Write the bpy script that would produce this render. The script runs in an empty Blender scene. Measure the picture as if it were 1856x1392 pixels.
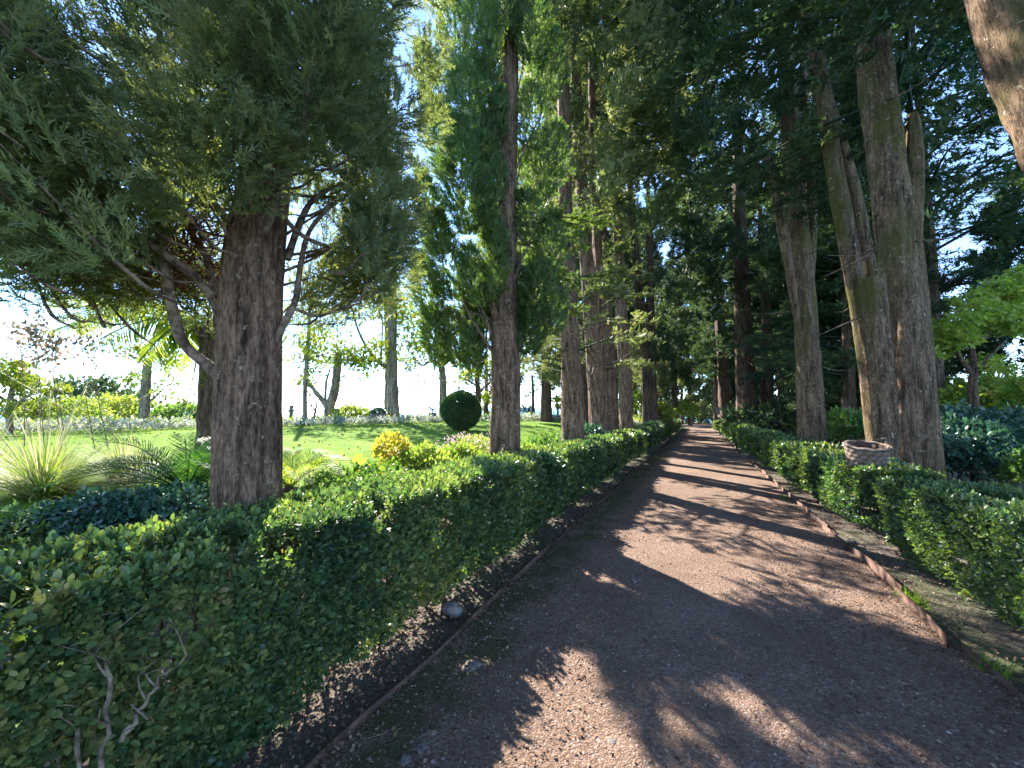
import bpy, math, random
import numpy as np
from mathutils import Vector, Matrix

# ------------------------------------------------------------------ camera, world, sun, exposure
sc = bpy.context.scene
col = sc.collection
R = math.radians
F = 700.0                      # focal length in photo pixels (photo 1856 x 1392)
TH = R(25.5)                   # camera looks this far left of the path direction (+Y)
PITCH = math.atan((738 - 696) / F)
CAM = np.array([0.0, 0.0, 1.6])
cd = bpy.data.cameras.new('camera'); cam = bpy.data.objects.new('camera', cd); col.objects.link(cam)
cam.location = CAM; cam.rotation_euler = (R(90) + PITCH, 0, TH)
cd.sensor_width = 36; cd.lens = F / 1856 * 36; cd.clip_start = 0.05; cd.clip_end = 60000
sc.camera = cam

SUN_AZ = R(52)                 # left of the path direction
SUN_EL = R(34)
w = bpy.data.worlds.new('World'); sc.world = w; w.use_nodes = True
nt = w.node_tree; bg = nt.nodes['Background']
sky = nt.nodes.new('ShaderNodeTexSky'); sky.sky_type = 'NISHITA'; sky.sun_disc = False
sky.sun_elevation = SUN_EL; sky.sun_rotation = -SUN_AZ
sky.altitude = 300; sky.air_density = 0.6; sky.dust_density = 0.0; sky.ozone_density = 2.2
nt.links.new(sky.outputs[0], bg.inputs[0]); bg.inputs[1].default_value = 0.125
ld = bpy.data.lights.new('sun', 'SUN'); sun = bpy.data.objects.new('sun', ld); col.objects.link(sun)
ld.energy = 4.2; ld.angle = R(0.53); ld.color = (1.0, 0.93, 0.82)
sdir = Vector((-math.sin(SUN_AZ) * math.cos(SUN_EL), math.cos(SUN_AZ) * math.cos(SUN_EL), math.sin(SUN_EL)))
sun.rotation_euler = sdir.to_track_quat('Z', 'Y').to_euler()
sun.location = (-20, 20, 30)
sc.view_settings.view_transform = 'Standard'; sc.view_settings.look = 'None'
sc.view_settings.exposure = 2.62; sc.view_settings.gamma = 1.0
sc.render.engine = 'CYCLES'
cy = sc.cycles
cy.use_denoising = True
cy.max_bounces = 10; cy.diffuse_bounces = 6; cy.transmission_bounces = 6; cy.glossy_bounces = 2
cy.sample_clamp_indirect = 6.0; cy.caustics_reflective = False; cy.caustics_refractive = False

# ------------------------------------------------------------------ pixel helpers (direction only; distance from what a thing stands on)
def ray(px, py):
    u = (px - 928) / F; v = (696 - py) / F
    f = math.cos(PITCH) - v * math.sin(PITCH); z = math.sin(PITCH) + v * math.cos(PITCH)
    return np.array([u * math.cos(TH) - f * math.sin(TH), u * math.sin(TH) + f * math.cos(TH), z]), f
def at(px, py, d):
    r, f = ray(px, py)
    return CAM + r * (d / f)
def onrow(px, X):              # axis depth at which the column px crosses the row x = X
    r, f = ray(px, 738)
    return X / r[0] * f
def sstep(t):
    t = np.clip(t, 0, 1); return t * t * (3 - 2 * t)
def gz(x, y):
    x = np.asarray(x, float); y = np.asarray(y, float)
    base = -0.019 * np.clip(y, -8, 90)
    plat = 0.55 + 0.18 * sstep((-x - 7) / 8)
    k = sstep((-x - 3.1) / 4.6) * sstep((y + 20) / 15)
    z = base * (1 - k) + plat * k
    edge = np.minimum(-26 + 0.43 * (y - 5), -10.5)
    z = z - 0.62 * np.maximum(edge - x - 1.5, 0)
    z = z - 0.5 * np.maximum(x - 26, 0)
    z = z - 0.3 * np.maximum(y - 100, 0)
    return np.maximum(z, -46)
def G(x, y, up=0.0): return np.array([x, y, float(gz(x, y)) + up])
def foot(px, d):
    p = at(px, 738, d); return G(p[0], p[1])

# ------------------------------------------------------------------ numpy tools
rng = np.random.default_rng(7)
def nrm(a): return a / np.maximum(np.linalg.norm(a, axis=-1, keepdims=True), 1e-9)
def _h(i, j, k, s):
    n = (i * 374761393 + j * 668265263 + k * 2147483647 + s * 974711) & 0xffffffff
    n = ((n ^ (n >> 13)) * 1274126177) & 0xffffffff
    n = (n ^ (n >> 16)) & 0xffff
    return n / 65535.0
def vnoise(p, s=0):
    p = np.asarray(p, float); i = np.floor(p).astype(np.int64); f = p - i; f = f * f * (3 - 2 * f)
    out = 0
    for a in (0, 1):
        for b in (0, 1):
            for c in (0, 1):
                wgt = (f[..., 0] if a else 1 - f[..., 0]) * (f[..., 1] if b else 1 - f[..., 1]) * (f[..., 2] if c else 1 - f[..., 2])
                out = out + wgt * _h(i[..., 0] + a, i[..., 1] + b, i[..., 2] + c, s)
    return out * 2 - 1
def fbm(p, s=0, o=3):
    return sum(vnoise(np.asarray(p) * 2 ** k, s + k) * 0.5 ** k for k in range(o))
def rdir(n): return nrm(rng.normal(size=(n, 3)))

class Geo:
    def __init__(s): s.v = []; s.t = []; s.r = []; s.n = 0
    def add(s, v, t, r=None):
        v = np.asarray(v, np.float32).reshape(-1, 3); t = np.asarray(t, np.int32).reshape(-1, 3)
        s.v.append(v); s.t.append(t + s.n)
        s.r.append(np.full(len(v), 0.5, np.float32) if r is None else np.broadcast_to(np.asarray(r, np.float32), (len(v),)))
        s.n += len(v); return s
    def mesh(s, name, mat, origin=(0, 0, 0), smooth=False):
        v = np.concatenate(s.v) - np.asarray(origin, np.float32); t = np.concatenate(s.t); r = np.concatenate(s.r)
        me = bpy.data.meshes.new(name)
        me.vertices.add(len(v)); me.vertices.foreach_set('co', v.astype(np.float32).ravel())
        me.loops.add(len(t) * 3); me.loops.foreach_set('vertex_index', t.astype(np.int32).ravel())
        me.polygons.add(len(t)); me.polygons.foreach_set('loop_start', np.arange(0, len(t) * 3, 3, dtype=np.int32))
        if smooth: me.polygons.foreach_set('use_smooth', np.ones(len(t), bool))
        a = me.attributes.new('rnd', 'FLOAT', 'POINT'); a.data.foreach_set('value', r.astype(np.float32))
        me.materials.append(mat); me.update(calc_edges=True)
        return me
def scatter(g, tpl, P, D, N, S, r=None):
    tv, tt = tpl
    P = np.asarray(P, np.float32); n = len(P)
    D = nrm(np.asarray(D, np.float32)); X = nrm(np.cross(D, N)); Z = np.cross(X, D)
    S = np.broadcast_to(np.asarray(S, np.float32), (n,))[:, None, None]
    V = P[:, None] + S * (tv[None, :, 0:1] * X[:, None] + tv[None, :, 1:2] * D[:, None] + tv[None, :, 2:3] * Z[:, None])
    T = tt[None] + (np.arange(n) * len(tv))[:, None, None]
    if r is None: r = rng.random(n)
    g.add(V, T, np.repeat(np.asarray(r, np.float32), len(tv)))
def concat_tpl(*ts):
    v = []; t = []; n = 0
    for a, b in ts: v.append(a); t.append(b + n); n += len(a)
    return np.concatenate(v).astype(np.float32), np.concatenate(t).astype(np.int32)
def tform(tpl, pos, d, nrmv, s):
    tv, tt = tpl; d = nrm(np.array(d, float)); x = nrm(np.cross(d, nrmv)); z = np.cross(x, d)
    return (np.array(pos) + s * (tv[:, 0:1] * x + tv[:, 1:2] * d + tv[:, 2:3] * z), tt)
def tris(*rows):
    v = np.array([p for r_ in rows for p in r_], float); return v, np.arange(len(v)).reshape(-1, 3)
LEAF = (np.array([[0, 0, 0], [-.33, .5, .09], [0, 1, -.03], [.33, .5, .09]], float), np.array([[0, 2, 1], [0, 3, 2]]))
LEAF6 = (np.array([[0, 0, 0], [-.24, .3, .06], [-.22, .68, .05], [0, 1, -.06], [.22, .68, .05], [.24, .3, .06], [0, .5, -.02]], float),
         np.array([[0, 6, 1], [1, 6, 2], [2, 6, 3], [3, 6, 4], [4, 6, 5], [5, 6, 0]]))
PLANE = (np.array([[0, 0, 0], [-.5, .35, .1], [-.15, .42, 0], [-.32, .85, .08], [0, .62, -.03], [0, 1.1, -.1], [.32, .85, .08], [.15, .42, 0], [.5, .35, .1]], float),
         np.array([[0, 4, 1], [2, 4, 3], [2, 7, 5], [7, 6, 4], [0, 8, 4]]))
BLADE = (np.array([[-.02, 0, 0], [.02, 0, 0], [0.0, 1, .12]], float), np.array([[0, 1, 2]]))
def make_sprig(n, L, seed, leaf=LEAF):
    r = np.random.default_rng(seed); ts = []
    for i in range(n):
        t = (i + .5) / n
        for sd in (-1, 1):
            a = i * 1.57 + r.normal() * .2
            side = np.array([math.cos(a) * sd, 0, math.sin(a) * sd])
            ts.append(tform(leaf, (0, t * .9, 0), side * .8 + np.array([0, .7, 0]) + r.normal(size=3) * .12, np.array([0, 1, 0]) - side * .3, L * (1 - .25 * t)))
    ts.append(tform(leaf, (0, .88, 0), (0.1, 1, .1), (0, 0, 1), L * .9))
    return concat_tpl(*ts)
LEAFR = (np.array([[0, 0, 0], [-.27, .28, .07], [-.25, .72, .06], [0, 1, -.04], [.25, .72, .06], [.27, .28, .07]], float), np.array([[0, 2, 1], [0, 3, 2], [0, 4, 3], [0, 5, 4]]))
SPRIG_R = [make_sprig(2, L_, s_, LEAFR) for L_, s_ in ((.62, 6), (.5, 7), (.72, 8))]
SPRIG = [make_sprig(4, .42, s) for s in (1, 2, 3)]
SPRIG_S = [make_sprig(2, .62, s) for s in (4, 5)]
def make_spray(n, seed, wd=.08, fan=.42):
    r = np.random.default_rng(seed); rows = []
    for i in range(n):
        t = .08 + .9 * i / n
        for sd in (-1, 1):
            l = fan * (1 - .55 * t) * (.75 + .5 * r.random()); a = R(38 + 14 * r.normal())
            b = np.array([r.normal() * .015, t + r.normal() * .02, r.normal() * .03])
            dv = np.array([math.sin(a) * sd, math.cos(a), r.normal() * .35]); tip = b + dv * l
            px = np.array([-dv[1], dv[0], .3 * r.normal()]) * wd
            mid = b + dv * l * .45
            rows.append((b - px * .3, mid + px, tip))
    rows.append(((-wd, .0, 0), (wd, .0, 0), (0, 1.12, .05)))
    v, t = tris(*rows); return v.astype(np.float32), t
SPRAY = [make_spray(7, s, .055, .4) for s in (11, 12, 13)]
SPRAY_M = [make_spray(5, s, .085, .42) for s in (31, 32, 33)]
SPRAY_F = [make_spray(4, s, .12, .5) for s in (21, 22)]

def tubes(g, pts, rad, n=6, r=None):
    pts = np.asarray(pts, float); k = len(pts); rad = np.broadcast_to(rad, (k,))
    t = nrm(np.gradient(pts, axis=0)); ref = np.array([.93, .31, .17]) if abs(t[k // 2] @ np.array([.93, .31, .17])) < .9 else np.array([0, .2, 1.])
    e1 = nrm(np.cross(t, ref)); e2 = np.cross(t, e1); ph = np.linspace(0, 2 * math.pi, n, endpoint=False)
    V = pts[:, None] + rad[:, None, None] * (np.cos(ph)[None, :, None] * e1[:, None] + np.sin(ph)[None, :, None] * e2[:, None])
    i = np.arange(k - 1)[:, None]; j = np.arange(n)[None]; j2 = (j + 1) % n
    a = i * n + j; b = i * n + j2; c = a + n; d = b + n
    T = np.stack([np.stack([a, b, d], -1), np.stack([a, d, c], -1)], 2).reshape(-1, 3)
    V = V.reshape(-1, 3); m = len(V)
    V = np.concatenate([V, pts[-1:] + t[-1:] * rad[-1] * .3]); last = (k - 1) * n
    cap = np.stack([last + np.arange(n), last + (np.arange(n) + 1) % n, np.full(n, m)], -1)
    g.add(V, np.concatenate([T, cap]), r); return g
def spline(pts, m):
    pts = np.asarray(pts, float); k = len(pts)
    P = np.concatenate([2 * pts[:1] - pts[1:2], pts, 2 * pts[-1:] - pts[-2:-1]])
    u = np.linspace(0, k - 1 - 1e-6, m); i = u.astype(int); f = (u - i).reshape((-1,) + (1,) * (pts.ndim - 1))
    a, b, c, d = P[i], P[i + 1], P[i + 2], P[i + 3]
    return .5 * (2 * b + (c - a) * f + (2 * a - 5 * b + 4 * c - d) * f ** 2 + (3 * b - a - 3 * c + d) * f ** 3)
def trunk(g, pts, rad, n=36, step=.06, seed=0, flare=.3, flute=.06, ridge=.05):
    pts = np.asarray(pts, float); L = np.linalg.norm(np.diff(pts, axis=0), axis=1).sum()
    m = max(6, min(int(L / step), 160)); P = spline(pts, m); rd = spline(np.asarray(rad, float), m)
    s = np.concatenate([[0], np.cumsum(np.linalg.norm(np.diff(P, axis=0), axis=1))])
    t = nrm(np.gradient(P, axis=0)); e1 = nrm(np.cross(t, np.array([0, 1., .01]))); e2 = np.cross(t, e1)
    ph = np.linspace(0, 2 * math.pi, n, endpoint=False)
    c, sn = np.cos(ph), np.sin(ph)
    q = np.stack([np.broadcast_to(c, (m, n)) * 1.3, np.broadcast_to(sn, (m, n)) * 1.3, np.broadcast_to(s[:, None] * .35, (m, n))], -1)
    q2 = np.stack([np.broadcast_to(c, (m, n)) * 6, np.broadcast_to(sn, (m, n)) * 6, np.broadcast_to(s[:, None] * 1.3, (m, n))], -1)
    tw = .25 * np.sin(s * .7 + seed)[:, None]
    s4 = np.stack([np.broadcast_to(c, (m, n)) * 13, np.broadcast_to(sn, (m, n)) * 13, np.broadcast_to(s[:, None] * 5, (m, n))], -1)
    dsp = 1 + .35 * ridge * fbm(s4, seed + 19, 2) + flute * np.sin(5 * (ph[None] + tw) + seed) + flute * 1.3 * fbm(q, seed, 2) + ridge * fbm(q2, seed + 9, 3)
    dsp = dsp + flare * np.exp(-s / .35)[:, None] * (1 + .5 * np.sin(4 * ph + seed))[None]
    V = P[:, None] + (rd[:, None] * dsp)[..., None] * (c[None, :, None] * e1[:, None] + sn[None, :, None] * e2[:, None])
    i = np.arange(m - 1)[:, None]; j = np.arange(n)[None]; j2 = (j + 1) % n
    a = i * n + j; b = i * n + j2; cc = a + n; d = b + n
    T = np.stack([np.stack([a, b, d], -1), np.stack([a, d, cc], -1)], 2).reshape(-1, 3)
    V = V.reshape(-1, 3); mm = len(V); V = np.concatenate([V, P[-1:] + t[-1:] * .01]); last = (m - 1) * n
    cap = np.stack([last + np.arange(n), last + (np.arange(n) + 1) % n, np.full(n, mm)], -1)
    g.add(V, np.concatenate([T, cap])); return g
def box(g, c, s, rot=None, r=None):
    v = np.array([[x, y, z] for x in (-.5, .5) for y in (-.5, .5) for z in (-.5, .5)]) * np.asarray(s)
    if rot is not None: v = v @ np.asarray(rot).T
    t = [[0, 1, 3], [0, 3, 2], [4, 6, 7], [4, 7, 5], [0, 4, 5], [0, 5, 1], [2, 3, 7], [2, 7, 6], [0, 2, 6], [0, 6, 4], [1, 5, 7], [1, 7, 3]]
    return g.add(v + np.asarray(c), t, r)
def lathe(g, c, prof, n=24):
    prof = np.asarray(prof, float); k = len(prof); ph = np.linspace(0, 2 * math.pi, n, endpoint=False)
    V = np.stack([prof[:, 0:1] * np.cos(ph), prof[:, 0:1] * np.sin(ph), np.repeat(prof[:, 1:2], n, 1)], -1).reshape(-1, 3) + np.asarray(c)
    i = np.arange(k - 1)[:, None]; j = np.arange(n)[None]; j2 = (j + 1) % n
    a = i * n + j; b = i * n + j2; cc = a + n; d = b + n
    return g.add(V, np.stack([np.stack([a, b, d], -1), np.stack([a, d, cc], -1)], 2).reshape(-1, 3))
def stone_mesh(name, mat, s, seed):
    r = np.random.default_rng(seed); n1, n2 = 12, 8
    th = np.linspace(0, math.pi, n2); ph = np.linspace(0, 2 * math.pi, n1, endpoint=False)
    p = np.stack([np.sin(th)[:, None] * np.cos(ph), np.sin(th)[:, None] * np.sin(ph), np.repeat(np.cos(th)[:, None], n1, 1)], -1)
    d = 1 + .5 * fbm(p * 1.4 + seed * 3.1, seed, 3)
    V = (p * d[..., None]); V = np.sign(V) * np.abs(V) ** .8; V = V.reshape(-1, 3) * np.asarray(s)
    i = np.arange(n2 - 1)[:, None]; j = np.arange(n1)[None]; j2 = (j + 1) % n1
    a = i * n1 + j; b = i * n1 + j2; cc = a + n1; dd = b + n1
    g = Geo(); g.add(V, np.stack([np.stack([a, dd, b], -1), np.stack([a, cc, dd], -1)], 2).reshape(-1, 3))
    return g.mesh(name, mat)

# ------------------------------------------------------------------ objects
def obj(name, me, parent=None, loc=None):
    o = bpy.data.objects.new(name, me); col.objects.link(o)
    if parent is not None: o.parent = parent
    if loc is not None: o.location = loc
    return o
def tag(o, label=None, cat=None, group=None, kind=None):
    if label: o['label'] = label
    if cat: o['category'] = cat
    if group: o['group'] = group
    if kind: o['kind'] = kind
    return o
def thing(name, label, cat, loc, group=None):
    o = bpy.data.objects.new(name, None); col.objects.link(o); o.location = loc; o.empty_display_size = .2
    return tag(o, label, cat, group)
def part(name, g, mat, root, smooth=False, kind=None):
    o = obj(name, g.mesh(name, mat, tuple(root.location), smooth), root)
    if kind: o['kind'] = kind
    return o

# ------------------------------------------------------------------ materials
def nodes(name):
    m = bpy.data.materials.new(name); m.use_nodes = True; n = m.node_tree
    b = n.nodes['Principled BSDF']; return m, n, b, n.nodes['Material Output']
def ramp(n, stops):
    r = n.nodes.new('ShaderNodeValToRGB'); e = r.color_ramp.elements
    while len(e) < len(stops): e.new(.5)
    for x, (p, c) in zip(e, stops): x.position = p; x.color = (*c, 1)
    return r
def noise(n, scale, detail=4, vec=None, rough=.6):
    t = n.nodes.new('ShaderNodeTexNoise'); t.inputs['Scale'].default_value = scale; t.inputs['Detail'].default_value = detail
    t.inputs['Roughness'].default_value = rough
    if vec is not None: n.links.new(vec, t.inputs['Vector'])
    return t
def coords(n, sc_=(1, 1, 1), kind='Object'):
    tc = n.nodes.new('ShaderNodeTexCoord'); mp = n.nodes.new('ShaderNodeMapping'); mp.inputs['Scale'].default_value = sc_
    n.links.new(tc.outputs[kind], mp.inputs['Vector']); return mp.outputs[0]
def mixc(n, f, a, b):
    m = n.nodes.new('ShaderNodeMix'); m.data_type = 'RGBA'
    for s, v in ((m.inputs[0], f), (m.inputs[6], a), (m.inputs[7], b)):
        if isinstance(v, (tuple, float, int)): s.default_value = (*v, 1) if isinstance(v, tuple) else v
        else: n.links.new(v, s)
    return m.outputs[2]
def bump(n, h, st, dist, b):
    x = n.nodes.new('ShaderNodeBump'); x.inputs['Strength'].default_value = st; x.inputs['Distance'].default_value = dist
    n.links.new(h, x.inputs['Height']); n.links.new(x.outputs[0], b.inputs['Normal'])
def leafmat(name, stops, rough=.45, spec=.4, trans=.4, tcol=(1.25, 1.35, .5)):
    m, n, b, out = nodes(name)
    at_ = n.nodes.new('ShaderNodeAttribute'); at_.attribute_name = 'rnd'
    big = noise(n, 1.3, 2, coords(n)); 
    mth = n.nodes.new('ShaderNodeMath'); mth.operation = 'MULTIPLY_ADD'; n.links.new(big.outputs[0], mth.inputs[0]); mth.inputs[1].default_value = .7
    sub = n.nodes.new('ShaderNodeMath'); sub.operation = 'MULTIPLY_ADD'; n.links.new(at_.outputs['Fac'], sub.inputs[0]); sub.inputs[1].default_value = .75; sub.inputs[2].default_value = -.22
    n.links.new(sub.outputs[0], mth.inputs[2])
    r = ramp(n, stops); n.links.new(mth.outputs[0], r.inputs[0])
    n.links.new(r.outputs[0], b.inputs['Base Color']); b.inputs['Roughness'].default_value = rough
    b.inputs['Specular IOR Level'].default_value = spec
    tr = n.nodes.new('ShaderNodeBsdfTranslucent')
    mu = n.nodes.new('ShaderNodeMix'); mu.data_type = 'RGBA'; mu.blend_type = 'MULTIPLY'; mu.inputs[0].default_value = 1
    n.links.new(r.outputs[0], mu.inputs[6]); mu.inputs[7].default_value = (*tcol, 1)
    n.links.new(mu.outputs[2], tr.inputs[0])
    mx = n.nodes.new('ShaderNodeMixShader'); mx.inputs[0].default_value = trans
    n.links.new(b.outputs[0], mx.inputs[1]); n.links.new(tr.outputs[0], mx.inputs[2]); n.links.new(mx.outputs[0], out.inputs[0])
    return m
def barkmat(name, dark, light, moss=None, mossamt=.5, lichen=.66, vs=9, bst=.9):
    m, n, b, out = nodes(name)
    v = coords(n, (vs, vs, vs * .16)); v2 = coords(n, (vs, vs, vs * .35)); a = noise(n, 1.0, 8, v, .75); a2 = noise(n, 3.6, 5, v2, .7)
    mid = tuple((x + y) / 2 for x, y in zip(dark, light))
    r = ramp(n, [(.36, dark), (.5, mid), (.63, light)]); n.links.new(a.outputs[0], r.inputs[0])
    r2 = ramp(n, [(.4, (.3, .28, .27)), (.56, (1, 1, 1))]); n.links.new(a2.outputs[0], r2.inputs[0])
    mm = n.nodes.new('ShaderNodeMix'); mm.data_type = 'RGBA'; mm.blend_type = 'MULTIPLY'; mm.inputs[0].default_value = .8
    n.links.new(r.outputs[0], mm.inputs[6]); n.links.new(r2.outputs[0], mm.inputs[7]); c = mm.outputs[2]
    if moss:
        g_ = noise(n, 1.1, 5, coords(n, (1, 1, .45)), .65); rr = ramp(n, [(mossamt - .04, (0, 0, 0)), (mossamt + .1, (1, 1, 1))]); n.links.new(g_.outputs[0], rr.inputs[0])
        c = mixc(n, rr.outputs[0], c, moss)
    li = noise(n, 13, 4, coords(n), .75); rl = ramp(n, [(lichen, (0, 0, 0)), (lichen + .03, (1, 1, 1))]); n.links.new(li.outputs[0], rl.inputs[0])
    c = mixc(n, rl.outputs[0], c, (.36, .3, .22))
    n.links.new(c, b.inputs['Base Color']); b.inputs['Roughness'].default_value = .9; b.inputs['Specular IOR Level'].default_value = .15
    ad = n.nodes.new('ShaderNodeMath'); ad.operation = 'ADD'; n.links.new(a.outputs[0], ad.inputs[0])
    hf = n.nodes.new('ShaderNodeMath'); hf.operation = 'MULTIPLY'; n.links.new(a2.outputs[0], hf.inputs[0]); hf.inputs[1].default_value = .5
    n.links.new(hf.outputs[0], ad.inputs[1]); bump(n, ad.outputs[0], bst, .05, b)
    return m
def plain(name, stops, scale=6, rough=.8, bst=.4, metal=0, spec=.3, dist=.02):
    m, n, b, out = nodes(name); t = noise(n, scale, 5, coords(n)); r = ramp(n, stops); n.links.new(t.outputs[0], r.inputs[0])
    n.links.new(r.outputs[0], b.inputs['Base Color']); b.inputs['Roughness'].default_value = rough; b.inputs['Metallic'].default_value = metal
    b.inputs['Specular IOR Level'].default_value = spec
    t2 = noise(n, scale * 6, 4, coords(n)); bump(n, t2.outputs[0], bst, dist, b); return m

M = {}
M['box'] = leafmat('boxwood_leaf', [(.06, (.014, .038, .024)), (.3, (.055, .108, .05)), (.62, (.12, .185, .065)), (.88, (.27, .29, .085)), (.995, (.24, .17, .08))], .42, .5, .42)
M['boxlight'] = leafmat('young_boxwood_leaf', [(.1, (.05, .12, .03)), (.5, (.12, .22, .05)), (.9, (.24, .3, .08))], .45, .5, .42)
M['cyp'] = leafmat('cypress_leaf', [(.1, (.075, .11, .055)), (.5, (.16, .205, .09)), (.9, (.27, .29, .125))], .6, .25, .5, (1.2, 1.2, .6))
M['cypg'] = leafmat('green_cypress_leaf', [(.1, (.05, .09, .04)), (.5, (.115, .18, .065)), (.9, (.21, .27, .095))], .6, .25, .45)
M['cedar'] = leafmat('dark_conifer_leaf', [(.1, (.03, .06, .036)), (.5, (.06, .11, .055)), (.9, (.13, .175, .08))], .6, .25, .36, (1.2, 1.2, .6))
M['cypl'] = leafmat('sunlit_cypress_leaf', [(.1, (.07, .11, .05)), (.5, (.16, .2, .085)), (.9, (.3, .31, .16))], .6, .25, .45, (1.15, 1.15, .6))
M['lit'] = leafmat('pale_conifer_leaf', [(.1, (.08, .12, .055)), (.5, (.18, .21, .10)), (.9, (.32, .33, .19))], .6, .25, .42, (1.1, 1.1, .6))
M['plane'] = leafmat('plane_leaf', [(.1, (.08, .15, .03)), (.5, (.2, .27, .04)), (.9, (.38, .32, .05))], .5, .3, .5, (1.2, 1.2, .4))
M['maple'] = leafmat('sunlit_maple_leaf', [(.1, (.12, .2, .04)), (.5, (.28, .36, .075)), (.82, (.42, .44, .11)), (.97, (.5, .26, .13))], .5, .3, .5)  # leaf colours brightened to stand in for sunlight the shaded maple lacks
M['shade'] = leafmat('blue_green_leaf', [(.1, (.02, .06, .045)), (.5, (.04, .11, .075)), (.9, (.1, .18, .12))], .35, .6, .25)
M['yellow'] = leafmat('golden_leaf', [(.1, (.3, .32, .05)), (.5, (.55, .47, .08)), (.9, (.68, .5, .12))], .5, .3, .45, (1.1, 1.05, .5))
M['lime'] = leafmat('lime_leaf', [(.1, (.12, .2, .04)), (.5, (.27, .34, .07)), (.9, (.42, .4, .12))], .45, .4, .45)
M['pink'] = leafmat('pink_petal', [(.1, (.55, .36, .42)), (.5, (.7, .5, .55)), (.9, (.8, .66, .66))], .6, .2, .4, (1, .95, .95))
M['silver'] = leafmat('silver_leaf', [(.1, (.16, .2, .15)), (.5, (.4, .43, .36)), (.9, (.68, .68, .62))], .6, .25, .3, (1, 1, .9))
M['palm'] = leafmat('palm_leaflet', [(.1, (.07, .14, .03)), (.5, (.2, .26, .05)), (.9, (.38, .38, .09))], .5, .25, .5)
M['cycad'] = leafmat('cycad_leaflet', [(.1, (.015, .06, .02)), (.5, (.04, .115, .035)), (.9, (.11, .2, .045))], .5, .25, .35)
M['grass'] = leafmat('grass_blade', [(.1, (.08, .16, .025)), (.5, (.17, .26, .04)), (.9, (.3, .36, .08))], .7, .12, .5)
M['straw'] = leafmat('straw_blade', [(.1, (.25, .24, .11)), (.5, (.45, .42, .26)), (.9, (.68, .64, .5))], .5, .3, .35, (1, 1, .7))
M['litter'] = leafmat('dead_leaf', [(.1, (.05, .03, .02)), (.5, (.13, .075, .05)), (.9, (.32, .22, .15))], .8, .2, .1, (1, .8, .5))
M['rust'] = leafmat('dead_twig', [(.1, (.05, .025, .015)), (.5, (.14, .06, .035)), (.9, (.24, .12, .07))], .9, .1, .05, (1, .8, .5))
M['bark'] = barkmat('cypress_bark', (.04, .023, .014), (.38, .235, .15), None, .5, .615, 14, 1.0)
M['barkm'] = barkmat('mossy_bark', (.04, .025, .016), (.34, .225, .14), (.09, .082, .02), .53, .62, 12, 1.0)
M['barkd'] = barkmat('dark_bark', (.035, .021, .014), (.22, .145, .1), None, .5, .7, 8)
M['barkp'] = barkmat('pale_bark', (.12, .095, .07), (.4, .34, .27), None, .5, .66, 5, .5)
M['branch'] = plain('branch_bark', [(.38, (.05, .032, .021)), (.62, (.25, .17, .11))], 14, .9, .6)
M['stempale'] = plain('pale_stem', [(.38, (.07, .048, .03)), (.62, (.27, .21, .14))], 22, .85, .6)
M['stone'] = plain('grey_stone', [(.35, (.08, .068, .058)), (.65, (.24, .21, .18))], 14, .9, .6)
M['terra'] = plain('terracotta', [(.3, (.22, .11, .065)), (.7, (.4, .24, .16))], 9, .85, .3)
M['steel'] = plain('rusty_steel', [(.3, (.05, .027, .02)), (.7, (.17, .09, .06))], 12, .75, .4)
M['metal'] = plain('grey_metal', [(.3, (.16, .17, .19)), (.7, (.28, .3, .33))], 8, .5, .1, .3)
M['bronze'] = plain('green_bronze', [(.3, (.03, .08, .07)), (.7, (.09, .17, .14))], 15, .6, .3, .4)
M['strip'] = plain('split_wood_strip', [(.38, (.06, .04, .028)), (.5, (.19, .132, .1)), (.62, (.34, .26, .205))], 9, .85, .5)
M['woodin'] = plain('basket_inside', [(.3, (.05, .03, .022)), (.7, (.13, .08, .06))], 12, .9, .4)
def soilmat():
    m, n, b, out = nodes('soil'); v = coords(n)
    a = noise(n, .8, 6, v); c = noise(n, 30, 5, v)
    r = ramp(n, [(.3, (.045, .032, .024)), (.55, (.10, .072, .052)), (.8, (.17, .13, .095))]); n.links.new(c.outputs[0], r.inputs[0])
    g_ = ramp(n, [(.45, (0, 0, 0)), (.62, (1, 1, 1))]); n.links.new(a.outputs[0], g_.inputs[0])
    n.links.new(mixc(n, g_.outputs[0], r.outputs[0], (.055, .07, .025)), b.inputs['Base Color']); b.inputs['Roughness'].default_value = .95
    bump(n, c.outputs[0], .9, .03, b); return m
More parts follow.
